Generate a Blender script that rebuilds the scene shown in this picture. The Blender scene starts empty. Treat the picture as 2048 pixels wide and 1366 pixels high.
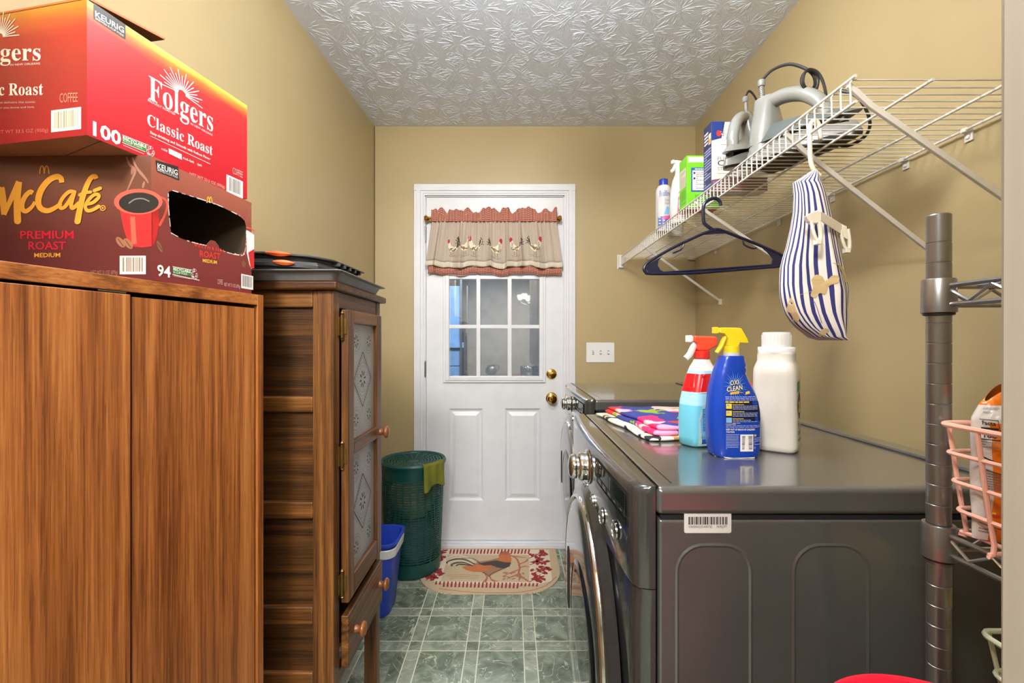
import bpy, bmesh, math, random
from mathutils import Vector, Matrix, Euler
from mathutils.geometry import tessellate_polygon
random.seed(7)
PI = math.pi
SC = bpy.context.scene
COL = SC.collection
# ------------------------------------------------------------------ camera, world, light, exposure
F = 910.0            # focal length in pixels of the 2048 px wide frame
CH = 1.217           # eye height (m)
cam = bpy.data.cameras.new('camera'); cam.sensor_width = 36.0; cam.lens = 36.0*F/2048.0
cam.clip_start = 0.02
cam_ob = bpy.data.objects.new('camera', cam); COL.objects.link(cam_ob)
cam_ob.location = (0, 0, CH); cam_ob.rotation_euler = (PI/2, 0, 0)
SC.camera = cam_ob
world = bpy.data.worlds.new('world'); SC.world = world; world.use_nodes = True
world.node_tree.nodes['Background'].inputs[0].default_value = (0.9, 0.95, 1.0, 1)
world.node_tree.nodes['Background'].inputs[1].default_value = 0.15
def area(name, loc, size, power, color, rot=(0, 0, 0), sy=None):
    l = bpy.data.lights.new(name, 'AREA'); l.energy = power; l.color = color; l.size = size
    if sy: l.shape = 'RECTANGLE'; l.size_y = sy
    o = bpy.data.objects.new(name, l); COL.objects.link(o); o.location = loc; o.rotation_euler = rot
    return o
# the lamps: kitchen ceiling light behind the viewer, added fill panel over the dining room further back, laundry dome, garage lamp
area('kitchen_lamp', (-0.50, -0.55, 2.36), 0.34, 32, (1.0, 0.98, 0.95), (math.radians(50), 0, math.radians(-14)))
area('dining_fill', (0.2, -1.9, 2.40), 1.3, 80, (1.0, 0.98, 0.96))
area('garage_lamp', (-0.4, 4.2, 2.4), 0.5, 48, (0.80, 0.90, 1.0))
SC.view_settings.view_transform = 'Standard'; SC.view_settings.look = 'None'
SC.view_settings.gamma = 1.0; SC.view_settings.use_curve_mapping = False
SC.view_settings.exposure = 0.72

# ------------------------------------------------------------------ helpers
def P(px, py, y):            # the point at depth y that photo pixel (px, py) looks at
    return Vector(((px-1024.0)/F*y, y, CH + (683.0-py)/F*y))
def Pz(px, py, z):           # same, at height z
    return P(px, py, (z-CH)*F/(683.0-py))
def lin(c):
    c = c/255.0
    return c/12.92 if c <= 0.04045 else ((c+0.055)/1.055)**2.4
def L3(rgb): return (lin(rgb[0]), lin(rgb[1]), lin(rgb[2]), 1.0)

class N:                      # tiny node-tree writer
    def __init__(s, name):
        s.m = bpy.data.materials.new(name); s.m.use_nodes = True
        s.t = s.m.node_tree; s.b = s.t.nodes['Principled BSDF']; s.out = s.t.nodes['Material Output']
    def n(s, typ, **kw):
        x = s.t.nodes.new(typ)
        for k, v in kw.items():
            if k.startswith('i_'):
                key = k[2:]; key = int(key) if key.isdigit() else key
                x.inputs[key].default_value = v
            else: setattr(x, k, v)
        return x
    def l(s, a, b): s.t.links.new(a, b)
    def math(s, op, a, b=None, c=None):
        x = s.n('ShaderNodeMath', operation=op)
        for i, v in enumerate((a, b, c)):
            if v is None: continue
            if isinstance(v, (int, float)): x.inputs[i].default_value = v
            else: s.l(v, x.inputs[i])
        return x.outputs[0]
    def ramp(s, fac, stops, const=False):
        x = s.n('ShaderNodeValToRGB'); e = x.color_ramp.elements
        if const: x.color_ramp.interpolation = 'CONSTANT'
        while len(e) < len(stops): e.new(0.5)
        for i, (p, c) in enumerate(stops):
            e[i].position = p; e[i].color = L3(c)
        s.l(fac, x.inputs[0]); return x.outputs[0]
    def mix(s, fac, a, b, mode='MIX'):
        x = s.n('ShaderNodeMix', data_type='RGBA', blend_type=mode)
        for sock, v in ((x.inputs['Factor'], fac), (x.inputs[6], a), (x.inputs[7], b)):
            if isinstance(v, (int, float)): sock.default_value = v
            elif isinstance(v, tuple): sock.default_value = L3(v) if len(v) == 3 else v
            else: s.l(v, sock)
        return x.outputs[2]
    def coords(s, which='Object', scale=(1, 1, 1)):
        tc = s.n('ShaderNodeTexCoord'); mp = s.n('ShaderNodeMapping'); mp.inputs['Scale'].default_value = scale
        s.l(tc.outputs[which], mp.inputs[0]); return mp.outputs[0]
    def noise(s, vec, scale, detail=4, rough=0.5, dist=0.0):
        x = s.n('ShaderNodeTexNoise'); x.inputs['Scale'].default_value = scale; x.inputs['Detail'].default_value = detail
        x.inputs['Roughness'].default_value = rough; x.inputs['Distortion'].default_value = dist
        if vec is not None: s.l(vec, x.inputs['Vector'])
        return x.outputs['Fac']
    def bump(s, h, strength=0.3, dist=0.002):
        x = s.n('ShaderNodeBump'); x.inputs['Strength'].default_value = strength; x.inputs['Distance'].default_value = dist
        s.l(h, x.inputs['Height']); s.l(x.outputs[0], s.b.inputs['Normal'])
    def set(s, **kw):
        for k, v in kw.items():
            k = k.replace('_', ' ')
            sock = s.b.inputs[k]
            if isinstance(v, (int, float, tuple)): sock.default_value = v
            else: s.l(v, sock)
        return s.m

def mat(name, rgb, rough=0.5, metal=0.0, var=0.06, bump=0.0, bscale=200, **kw):
    s = N(name); v = s.coords()
    f = s.noise(v, 9.0, 3)
    a = tuple(max(0, c*(1-var)) for c in rgb); b = tuple(min(255, c*(1+var)) for c in rgb)
    s.l(s.ramp(f, [(0.3, a), (0.7, b)]), s.b.inputs['Base Color'])
    if bump: s.bump(s.noise(v, bscale, 2), bump, 0.001)
    return s.set(Roughness=rough, Metallic=metal, **kw)

def ink(name, rgb, rough=0.45): return mat(name, rgb, rough, 0, 0.02)

class MB:                     # mesh builder: collects faces, becomes ONE mesh object
    def __init__(s, xf=None):
        s.v = []; s.f = []; s.mi = []; s.uv = {}; s.cur = 0; s.xf = xf or Matrix.Identity(4)
    def use(s, i): s.cur = i; return s
    def add(s, pts):
        k = len(s.v); s.v.extend([s.xf @ Vector(p) for p in pts]); return k
    def face(s, idx): s.f.append(tuple(idx)); s.mi.append(s.cur)
    def poly(s, pts): k = s.add(pts); s.face(range(k, k+len(pts)))
    def hexa(s, p):           # 8 points: bottom 4 ccw, top 4 ccw
        k = s.add(p)
        for q in ((3, 2, 1, 0), (4, 5, 6, 7), (0, 1, 5, 4), (1, 2, 6, 5), (2, 3, 7, 6), (3, 0, 4, 7)): s.face([k+i for i in q])
    def box(s, x0, y0, z0, x1, y1, z1):
        s.hexa([(x0, y0, z0), (x1, y0, z0), (x1, y1, z0), (x0, y1, z0), (x0, y0, z1), (x1, y0, z1), (x1, y1, z1), (x0, y1, z1)])
    def loft(s, rings, cap0=True, cap1=True, closed=True):
        ks = [s.add(r) for r in rings]; n = len(rings[0])
        for a, b in zip(ks, ks[1:]):
            for i in range(n if closed else n-1):
                j = (i+1) % n; s.face((a+i, a+j, b+j, b+i))
        if cap0: s.face([ks[0]+i for i in reversed(range(n))])
        if cap1: s.face([ks[-1]+i for i in range(n)])
    def tube(s, pts, r, n=8, closed=False, sx=1.0):
        pts = [Vector(p) for p in pts]; m = len(pts); rings = []; up = None
        for i, p in enumerate(pts):
            if closed: d = pts[(i+1) % m]-pts[i-1]
            else: d = pts[min(i+1, m-1)]-pts[max(i-1, 0)]
            d.normalize()
            if up is None:
                up = Vector((0, 0, 1)) if abs(d.z) < 0.9 else Vector((0, 1, 0))
            a = d.cross(up)
            if a.length < 1e-6: a = d.orthogonal()
            a.normalize(); b = a.cross(d).normalized(); up = b
            rr = r[i] if isinstance(r, (list, tuple)) else r
            rings.append([p + a*(rr*sx*math.cos(2*PI*k/n)) + b*(rr*math.sin(2*PI*k/n)) for k in range(n)])
        if closed: rings.append(rings[0])
        s.loft(rings, not closed, not closed)
    def lathe(s, prof, c=(0, 0, 0), axis='z', n=32, cap0=True, cap1=True):
        rings = []
        for r, h in prof:
            ring = []
            for k in range(n):
                a = 2*PI*k/n; u, w = r*math.cos(a), r*math.sin(a)
                q = {'z': (u, w, h), 'x': (h, u, w), '-x': (-h, w, u), 'y': (w, h, u), '-y': (u, -h, w)}[axis]
                ring.append((c[0]+q[0], c[1]+q[1], c[2]+q[2]))
            rings.append(ring)
        s.loft(rings, cap0, cap1)
    def grid(s, fn, nu, nv, uv=True, close_u=False):
        k = len(s.v)
        for j in range(nv+1):
            for i in range(nu+1): s.v.append(s.xf @ Vector(fn(i/nu, j/nv)))
        for j in range(nv):
            for i in range(nu):
                a = k+j*(nu+1)+i; idx = (a, a+1, a+nu+2, a+nu+1)
                if uv: s.uv[len(s.f)] = ((i/nu, j/nv), ((i+1)/nu, j/nv), ((i+1)/nu, (j+1)/nv), (i/nu, (j+1)/nv))
                s.face(idx)
    def prism(s, pts2, o, u, v, t):   # flat outline in plane (o,u,v) extruded by vector t
        o, u, v, t = Vector(o), Vector(u), Vector(v), Vector(t)
        a = [o+u*p[0]+v*p[1] for p in pts2]; n = len(a)
        k = s.add(a+[p+t for p in a])
        s.face([k+i for i in reversed(range(n))]); s.face([k+n+i for i in range(n)])
        for i in range(n): j = (i+1) % n; s.face((k+i, k+j, k+n+j, k+n+i))
    def build(s, name, mats, parent=None, bevel=0, seg=2, smooth=35, loc=None, merge=False, fix=True, sub=0):
        if not isinstance(mats, (list, tuple)): mats = [mats]
        off = Vector(loc) if loc is not None else Vector((0, 0, 0))
        base = off if parent is None else wloc(parent)+off
        me = bpy.data.meshes.new(name)
        me.from_pydata([tuple(p-base) for p in s.v], [], s.f)
        for m in mats: me.materials.append(m)
        me.polygons.foreach_set('material_index', s.mi)
        if s.uv:
            ul = me.uv_layers.new(name='UVMap')
            for fi, c in s.uv.items():
                for li, q in zip(me.polygons[fi].loop_indices, c): ul.data[li].uv = q
        if fix or merge:
            bm = bmesh.new(); bm.from_mesh(me)
            if merge: bmesh.ops.remove_doubles(bm, verts=bm.verts, dist=1e-5)
            if fix: bmesh.ops.recalc_face_normals(bm, faces=bm.faces)
            bm.to_mesh(me); bm.free()
        me.update()
        if smooth:
            me.shade_smooth(); me.set_sharp_from_angle(angle=math.radians(smooth))
        o = bpy.data.objects.new(name, me); COL.objects.link(o)
        o.location = off
        if parent is not None: o.parent = parent
        WL[o.name] = base
        if bevel:
            md = o.modifiers.new('bevel', 'BEVEL'); md.width = bevel; md.segments = seg; md.limit_method = 'ANGLE'
            md.angle_limit = math.radians(40); md.harden_normals = True
        if sub:
            md = o.modifiers.new('sub', 'SUBSURF'); md.levels = sub; md.render_levels = sub
        return o
WL = {}
def wloc(o): return WL[o.name]
def thing(name, label, cat, loc, group=None):
    o = bpy.data.objects.new(name, None); COL.objects.link(o); o.location = loc; o.empty_display_size = 0.05
    WL[o.name] = Vector(loc); o['label'] = label; o['category'] = cat
    if group: o['group'] = group
    return o
def tag(o, label, cat, group=None):
    o['label'] = label; o['category'] = cat
    if group: o['group'] = group
    return o
def struct(o): o['kind'] = 'structure'; return o
def lab(o, t): o['label'] = t; return o
def arc(c, r, a0, a1, n, ry=None):
    ry = r if ry is None else ry
    return [(c[0]+r*math.cos(a0+(a1-a0)*i/n), c[1]+ry*math.sin(a0+(a1-a0)*i/n)) for i in range(n+1)]
def rrect(x0, y0, x1, y1, r, n=5):
    return (arc((x1-r, y0+r), r, -PI/2, 0, n)+arc((x1-r, y1-r), r, 0, PI/2, n)
            + arc((x0+r, y1-r), r, PI/2, PI, n)+arc((x0+r, y0+r), r, PI, 1.5*PI, n))
def smoothpath(pts, k=6):     # Catmull-Rom
    pts = [Vector(p) if len(p) == 3 else Vector((p[0], p[1], 0)) for p in pts]; out = []
    for i in range(len(pts)-1):
        p0, p1, p2, p3 = pts[max(i-1, 0)], pts[i], pts[i+1], pts[min(i+2, len(pts)-1)]
        for j in range(k):
            t = j/k
            out.append(0.5*((2*p1)+(p2-p0)*t+(2*p0-5*p1+4*p2-p3)*t*t+(3*p1-p0-3*p2+p3)*t**3))
    out.append(pts[-1]); return out

_TX = {}
def text_mesh(sx, bold=0.0, serif=False):
    key = (sx, bold, serif)
    if key in _TX: return _TX[key]
    body = sx
    if serif:
        body = ''.join(chr(0x1D400+ord(c)-65) if 'A' <= c <= 'Z' else chr(0x1D41A+ord(c)-97) if 'a' <= c <= 'z' else c for c in sx)
    c = bpy.data.curves.new('tmp', 'FONT'); c.body = body; c.offset = bold; c.resolution_u = 2
    o = bpy.data.objects.new('tmp', c); COL.objects.link(o)
    dg = bpy.context.evaluated_depsgraph_get(); ev = o.evaluated_get(dg); m = ev.to_mesh()
    vs = [(v.co.x, v.co.y) for v in m.vertices]; fs = [tuple(p.vertices) for p in m.polygons]
    ev.to_mesh_clear(); bpy.data.objects.remove(o); bpy.data.curves.remove(c)
    x0 = min(v[0] for v in vs); x1 = max(v[0] for v in vs); y0 = min(v[1] for v in vs); y1 = max(v[1] for v in vs)
    _TX[key] = (vs, fs, x0, x1, y0, y1); return _TX[key]

class Print:                  # ink printed on a surface: fn(u, v, lift) -> point
    def __init__(s, fn, eps=0.0003, step=0.00012, maxlen=None):
        s.fn = fn; s.eps = eps; s.step = step; s.mb = MB(); s.mats = []; s.layer = 0; s.cnt = 0; s.maxlen = maxlen; s.inv = None
    def inc(s): s.cnt += 1; return (s.cnt % 36)*2.6e-6
    def _m(s, m):
        if m not in s.mats: s.mats.append(m)
        s.mb.use(s.mats.index(m))
    def tri(s, a, b, c, h, d=0):
        if s.maxlen and d < 5:
            ls = [math.dist(a, b), math.dist(b, c), math.dist(c, a)]; i = max(range(3), key=lambda k: ls[k])
            if ls[i] > s.maxlen:
                if i == 1: a, b, c = b, c, a
                if i == 2: a, b, c = c, a, b
                mid = ((a[0]+b[0])/2, (a[1]+b[1])/2)
                s.tri(a, mid, c, h, d+1); s.tri(mid, b, c, h, d+1); return
        s.mb.poly([s.fn(p[0], p[1], h) for p in (a, b, c)])
    def poly(s, pts, m, layer=None, holes=()):
        s._m(m); h = s.eps + s.step*(s.layer if layer is None else layer)+s.inc()
        loops = [[Vector((p[0], p[1], 0)) for p in pts]]+[[Vector((p[0], p[1], 0)) for p in q] for q in holes]
        flat = [p for q in loops for p in q]
        for t in tessellate_polygon(loops): s.tri(*[(flat[i].x, flat[i].y) for i in t], h)
        return s
    def rect(s, u0, v0, u1, v1, m, layer=None): return s.poly([(u0, v0), (u1, v0), (u1, v1), (u0, v1)], m, layer)
    def ell(s, u, v, ru, rv, m, layer=None, n=24, a=0):
        ca, sa = math.cos(a), math.sin(a); pts = []
        for k in range(n):
            x, y = ru*math.cos(2*PI*k/n), rv*math.sin(2*PI*k/n); pts.append((u+x*ca-y*sa, v+x*sa+y*ca))
        return s.poly(pts, m, layer)
    def stroke(s, pts, w, m, layer=None, smooth=5):
        s._m(m); h = s.eps + s.step*(s.layer if layer is None else layer)+s.inc()
        q = smoothpath(pts, smooth) if smooth else [Vector((p[0], p[1], 0)) for p in pts]
        n = len(q); Ls, Rs = [], []
        for i, p in enumerate(q):
            d = q[min(i+1, n-1)]-q[max(i-1, 0)]
            if d.length < 1e-9: d = Vector((1, 0, 0))
            d.normalize(); nn = Vector((-d.y, d.x, 0))
            t = i/(n-1); ww = w if isinstance(w, (int, float)) else w[0]+(w[1]-w[0])*t if len(w) == 2 else (w[0]+(w[1]-w[0])*2*t if t < .5 else w[1]+(w[2]-w[1])*(2*t-1))
            Ls.append(p+nn*ww/2); Rs.append(p-nn*ww/2)
        for i in range(n-1):
            s.tri((Ls[i].x, Ls[i].y), (Ls[i+1].x, Ls[i+1].y), (Rs[i+1].x, Rs[i+1].y), h)
            s.tri((Ls[i].x, Ls[i].y), (Rs[i+1].x, Rs[i+1].y), (Rs[i].x, Rs[i].y), h)
        if not isinstance(w, tuple):
            for e in (q[0], q[-1]): s.ell(e.x, e.y, w/2, w/2, m, layer, 10)
        return s
    def text(s, body, u, v, w, hgt, m, layer=None, bold=0.0, serif=False, slant=0.0, du=(1, 0), dv=(0, 1)):
        # left-baseline at (u,v); body stretched to width w, total glyph height hgt
        s._m(m); h = s.eps + s.step*(s.layer if layer is None else layer)
        vs, fs, x0, x1, y0, y1 = text_mesh(body, bold, serif)
        kx, ky = w/(x1-x0), hgt/(y1-min(y0, 0.0) if y0 > -0.05 else y1)
        q = []
        for x, y in vs:
            a = (x-x0)*kx + slant*y*ky; b = y*ky; q.append((u+a*du[0]+b*dv[0], v+a*du[1]+b*dv[1]))
        if s.maxlen:
            for f in fs:
                for i in range(1, len(f)-1): s.tri(q[f[0]], q[f[i]], q[f[i+1]], h)
        else:
            k = s.mb.add([s.fn(p[0], p[1], h) for p in q])
            for f in fs: s.mb.face([k+i for i in f])
        return s
    def lines(s, u0, v0, u1, v1, rows, m, frac=0.45, gap=0.25, layer=None, rng=None):   # small print: rows of word-length dashes
        rng = rng or random; hh = (v1-v0)/rows
        for r in range(rows):
            v = v1-(r+1)*hh; u = u0
            while u < u1-0.001:
                L = min((u1-u0)*rng.uniform(.05, .16), u1-u)
                s.rect(u, v+hh*(1-frac)/2, u+L, v+hh*(1+frac)/2, m, layer); u += L+(u1-u0)*0.02
                if rng.random() < 0.04: break
        return s
    def barcode(s, u0, v0, u1, v1, white, black, vertical=True, layer=None, margin=.1, foot=.14):
        l = s.layer if layer is None else layer
        s.rect(u0, v0, u1, v1, white, l); a, b = (u0, u1) if vertical else (v0, v1)
        w = b-a; x = a+w*margin; rng = random.Random(int(1e4*abs(u0+v0*3)))
        while x < b-w*margin:
            t = w*rng.choice((.012, .012, .022, .034)); t = min(t, b-w*margin-x)
            if vertical: s.rect(x, v0+(v1-v0)*foot, x+t, v1-(v1-v0)*.08, black, l+1)
            else: s.rect(u0+(u1-u0)*foot, x, u1-(u1-u0)*.08, x+t, black, l+1)
            x += t+w*rng.choice((.012, .018, .03))
        return s
    def build(s, name, parent, label=None):
        o = s.mb.build(name, s.mats, parent, smooth=0, fix=False)
        if label: o['label'] = label
        return o
class Plane:                  # a flat face: origin o, unit axes u, v; at(px,py) = where the photo pixel meets it
    def __init__(s, o, u, v):
        s.o = Vector(o); s.u = Vector(u).normalized(); v = Vector(v); s.v = (v-s.u*v.dot(s.u)).normalized(); s.n = s.u.cross(s.v)
        if s.n.dot(Vector((0, 0, CH))-s.o) < 0: s.n = -s.n
    def pt(s, u, v, h=0): return s.o+s.u*u+s.v*v+s.n*h
    def at(s, px, py):
        c = Vector((0, 0, CH)); d = Vector(((px-1024)/F, 1, (683-py)/F))
        t = (s.o-c).dot(s.n)/d.dot(s.n); q = c+d*t-s.o
        return (q.dot(s.u), q.dot(s.v))
    def pts(s, l): return [s.at(*p) for p in l]

# ------------------------------------------------------------------ materials
def wall_paint(name, rgb):
    s = N(name); v = s.coords()
    s.l(s.ramp(s.noise(v, 1.6, 4), [(0.25, tuple(c*.97 for c in rgb)), (0.75, tuple(min(255, c*1.03) for c in rgb))]), s.b.inputs['Base Color'])
    s.bump(s.noise(v, 180, 3), 0.12, 0.001)
    return s.set(Roughness=0.38)
M_wall = wall_paint('tan wall paint', (180, 161, 119))
M_wall2 = wall_paint('pale kitchen paint', (176, 166, 148))
def ceiling_mat():
    s = N('stomped ceiling paint'); v = s.coords()
    s.bump(s.math('ADD', s.noise(v, 60, 4, .6), s.math('MULTIPLY', s.noise(v, 190, 2), .5)), .45, 0.004)
    s.l(s.ramp(s.noise(v, 1.5, 3), [(.3, (220, 228, 244)), (.7, (226, 234, 250))]), s.b.inputs['Base Color'])
    return s.set(Roughness=0.32)
M_ceil = ceiling_mat()
def floor_mat():
    s = N('green marble sheet vinyl'); v = s.coords(); sp = s.n('ShaderNodeSeparateXYZ'); s.l(v, sp.inputs[0])
    PER = 0.2286; b = []; g = []
    for ax, ph, bw in ((0, 0.046, 0.050), (1, 1.790, 0.058)):
        t = s.math('FRACT', s.math('DIVIDE', s.math('SUBTRACT', sp.outputs[ax], ph-20*PER), PER)); B = bw/PER; gw = .0021/PER
        l1 = s.math('GREATER_THAN', s.math('ABSOLUTE', s.math('SUBTRACT', t, .5)), .5-gw)
        l2 = s.math('LESS_THAN', s.math('ABSOLUTE', s.math('SUBTRACT', t, B)), gw)
        g.append(s.math('MAXIMUM', l1, l2)); b.append(s.math('LESS_THAN', t, B))
    grout = s.math('MAXIMUM', g[0], g[1]); band = s.math('ABSOLUTE', s.math('SUBTRACT', b[0], b[1]))
    cell = s.n('ShaderNodeTexWhiteNoise', noise_dimensions='2D')
    sn = s.n('ShaderNodeVectorMath', operation='SNAP'); s.l(v, sn.inputs[0]); sn.inputs[1].default_value = (PER, PER, 10); s.l(sn.outputs[0], cell.inputs['Vector'])
    ofs = s.n('ShaderNodeVectorMath', operation='ADD'); s.l(v, ofs.inputs[0]); s.l(cell.outputs['Color'], ofs.inputs[1])
    base = s.ramp(s.noise(ofs.outputs[0], 9, 6, .65, 1.2), [(.30, (70, 80, 65)), (.48, (108, 119, 100)), (.72, (156, 164, 146))])
    light = s.ramp(s.noise(ofs.outputs[0], 12, 5, .6, 1.0), [(.30, (106, 117, 98)), (.7, (168, 172, 155))])
    c = s.mix(band, base, light)
    vein = s.math('LESS_THAN', s.math('ABSOLUTE', s.math('SUBTRACT', s.noise(ofs.outputs[0], 5.5, 3, .5, 2.5), .5)), .007)
    c = s.mix(s.math('MULTIPLY', vein, .65), c, (205, 210, 190))
    c = s.mix(grout, c, (208, 209, 188)); s.l(c, s.b.inputs['Base Color'])
    s.bump(s.math('SUBTRACT', 1.0, grout), .25, .001)
    return s.set(Roughness=.36)
M_floor = floor_mat()
def wood(name, dark, mid, light, axis='z', scale=1.0, contrast=1.0, rough=.38, fig=True):
    s = N(name); sc = {'z': (1, 1, .022), 'x': (.022, 1, 1), 'y': (1, .022, 1)}[axis]
    v = s.coords(scale=sc)
    n0 = s.noise(v, 5.0*scale, 2, .4)
    ring = s.math('FRACT', s.math('MULTIPLY', n0, 19.0)) if fig else s.noise(v, 30*scale, 2)
    ringv = s.math('ABSOLUTE', s.math('SUBTRACT', ring, .5))
    fine = s.noise(v, 260*scale, 4, .7); med = s.noise(v, 34*scale, 3, .5)
    f = s.math('ADD', s.math('MULTIPLY', ringv, .42), s.math('ADD', s.math('MULTIPLY', s.math('SUBTRACT', fine, .5), 1.0), s.math('MULTIPLY_ADD', med, .7, .0)))
    c = s.ramp(f, [(.22, dark), (.50, mid), (.84, light)])
    pore = s.math('LESS_THAN', s.noise(v, 300*scale, 2, .5), .34)
    c = s.mix(s.math('MULTIPLY', pore, .38*contrast), c, tuple(k*.5 for k in dark))
    s.l(c, s.b.inputs['Base Color']); s.bump(fine, .08, .001)
    return s.set(Roughness=rough)
LAM = ((104, 54, 22), (156, 92, 42), (192, 128, 68))
M_lamz = wood('oak laminate upright grain', *LAM); M_lamx = wood('oak laminate lengthwise grain', *LAM, axis='y')
OAK = ((54, 31, 11), (104, 64, 27), (150, 98, 46))
M_oakz = wood('dark oak upright grain', *OAK); M_oakx = wood('dark oak cross grain', *OAK, axis='x'); M_oaky = wood('dark oak lengthwise grain', *OAK, axis='y')
OAKP = ((38, 23, 9), (78, 48, 20), (110, 70, 32))  # panel oak: stain and shade both put into the darker colour
M_oakp = wood('stained and shaded oak panel', *OAKP, axis='x', fig=True)
M_knob = mat('turned wood knob varnish', (124, 72, 34), .28)
M_tin = mat('dull tin sheet', (168, 167, 164), .42, .45, .05, .05, 60)
M_hole = ink('punched hole dark', (52, 50, 48), .7)
M_white = mat('white gloss paint', (226, 227, 231), .30, 0, .015)
M_whitep = mat('white plastic', (236, 236, 234), .35, 0, .015)
M_brass = mat('polished brass', (214, 170, 84), .16, 1.0, .05)
M_oldbrass = mat('aged brass', (142, 112, 62), .32, .9, .12)
M_chrome = mat('chrome', (225, 225, 225), .08, 1.0, .02)
M_steel = mat('grey metal post', (150, 148, 146), .30, .9, .04)
M_wire = mat('white coated wire', (224, 220, 213), .35, 0, .02)
M_wirer = mat('grey chrome wire', (176, 176, 176), .22, .9, .03)
M_black = mat('black plastic', (24, 24, 25), .4)
M_dkgap = ink('black gap', (10, 10, 10), .8)
M_wash = mat('charcoal appliance enamel', (96, 95, 93), .30, .45, .03, Coat_Weight=1.0, Coat_Roughness=.10, Coat_IOR=1.6)
M_washf = mat('shaded charcoal gloss fascia', (70, 70, 69), .20, .45, .03, Coat_Weight=1.0, Coat_Roughness=.06)  # same enamel as the cabinet, darkened to stand for the front's dark reflections
M_washd = mat('dark glossy appliance panel', (40, 40, 41), .10, .3, .03)
M_glassd = mat('dark door glass', (22, 23, 24), .04, 0, .02)
def glass_mat():
    s = N('window glass'); t = s.n('ShaderNodeBsdfTransparent'); t.inputs[0].default_value = (.86, .88, .9, 1)
    g = s.n('ShaderNodeBsdfGlossy'); g.inputs[0].default_value = (1, 1, 1, 1); g.inputs['Roughness'].default_value = .02
    nz = s.noise(s.coords(), 3, 2); bp = s.n('ShaderNodeBump'); bp.inputs['Strength'].default_value = .02; s.l(nz, bp.inputs['Height']); s.l(bp.outputs[0], g.inputs['Normal'])
    mx = s.n('ShaderNodeMixShader'); mx.inputs[0].default_value = .20; s.l(t.outputs[0], mx.inputs[1]); s.l(g.outputs[0], mx.inputs[2]); s.l(mx.outputs[0], s.out.inputs[0])
    return s.m
M_glass = glass_mat()
I_white = ink('white ink', (236, 232, 226)); I_cream = ink('cream ink', (226, 216, 196)); I_black = ink('black ink', (26, 25, 25))
I_gold = ink('golden ink', (214, 148, 48)); I_red = ink('red ink', (196, 24, 38)); I_green = ink('green ink', (52, 122, 58))
I_grey = ink('grey ink', (120, 116, 112)); I_navy = ink('navy ink', (20, 34, 96)); I_blue = ink('blue ink', (44, 84, 170)); I_yellow = ink('yellow ink', (236, 204, 60))
I_pale = ink('pale text ink', (196, 170, 160)); I_lightblue = ink('light blue ink', (120, 180, 226)); I_pink = ink('pink ink', (226, 90, 140)); I_brown = ink('brown ink', (84, 48, 34))
# ------------------------------------------------------------------ the room
DY = 2.70; ZC = 2.493
def wl(y): return -0.813-0.04*(DY-y)
def wr(y): return 1.089-0.013*(DY-y)
def X(px, y=DY): return (px-1024.0)/F*y
def Z(py, y=DY): return CH+(683.0-py)/F*y
NY0, NY1 = 0.08, 0.20         # the near wall with the cased opening the view comes through
m = MB(); m.box(-3.2, -3.8, -0.05, 2.6, 5.9, 0.0); struct(m.build('floor', M_floor))
m = MB(); m.hexa([(wl(NY0), NY0, ZC), (wr(NY0), NY0, ZC), (wr(DY), DY+.12, ZC), (wl(DY), DY+.12, ZC),
                  (wl(NY0), NY0, ZC+.05), (wr(NY0), NY0, ZC+.05), (wr(DY), DY+.12, ZC+.05), (wl(DY), DY+.12, ZC+.05)])
# stomp-brush texture: bursts of raised plaster ridges
RC = random.Random(21)
def ridge(x, y, a, L, w, hgt):
    n = max(3, int(L/.009)); pts = []; aa = a
    for k in range(n+1):
        t = k/n; ww = w*(.35+.65*math.sin(PI*min(.97, t+.06)))*RC.uniform(.7, 1.2); hh = hgt*RC.uniform(.55, 1.15)*(.4+.6*math.sin(PI*min(.95, max(.06, t))))
        c, s_ = math.cos(aa+PI/2), math.sin(aa+PI/2); sk = RC.uniform(-.3, .3)*ww
        pts.append(((x-c*ww, y-s_*ww, ZC+.0004), (x+c*sk, y+s_*sk, ZC-hh), (x+c*ww, y+s_*ww, ZC+.0004)))
        aa += RC.uniform(-.16, .16); x += math.cos(aa)*L/n; y += math.sin(aa)*L/n
    m.loft([list(p) for p in pts], False, False, closed=False)
SPC = .128; yy = .95; row = 0
while yy < DY+.06:
    xx = -.95+(SPC/2 if row % 2 else 0)
    while xx < 1.15:
        cx_, cy_ = xx+RC.uniform(-.035, .035), yy+RC.uniform(-.035, .035); a0 = RC.uniform(0, 6.28)
        for k in range(36):
            a = a0+2*PI*k/36+RC.uniform(-.12, .12); r0 = RC.uniform(.010, .030) if k % 2 else RC.uniform(.028, .055); L = RC.uniform(.016, .050)
            px_, py_ = cx_+math.cos(a)*r0, cy_+math.sin(a)*r0; ex, ey = px_+math.cos(a)*L, py_+math.sin(a)*L
            if min(px_, ex) > wl(py_)+.012 and max(px_, ex) < wr(py_)-.012 and max(py_, ey) < DY-.012: ridge(px_, py_, a, L, RC.uniform(.0008, .0017), RC.uniform(.0009, .0021))
        xx += SPC
    yy += SPC*.87; row += 1
struct(m.build('ceiling', M_ceil, smooth=80, fix=False))
m = MB(); m.hexa([(wl(NY0)-.1, NY0, 0), (wl(NY0), NY0, 0), (wl(DY), DY+.12, 0), (wl(DY)-.1, DY+.12, 0),
                  (wl(NY0)-.1, NY0, ZC), (wl(NY0), NY0, ZC), (wl(DY), DY+.12, ZC), (wl(DY)-.1, DY+.12, ZC)])
struct(m.build('wall_left', M_wall))
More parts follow.
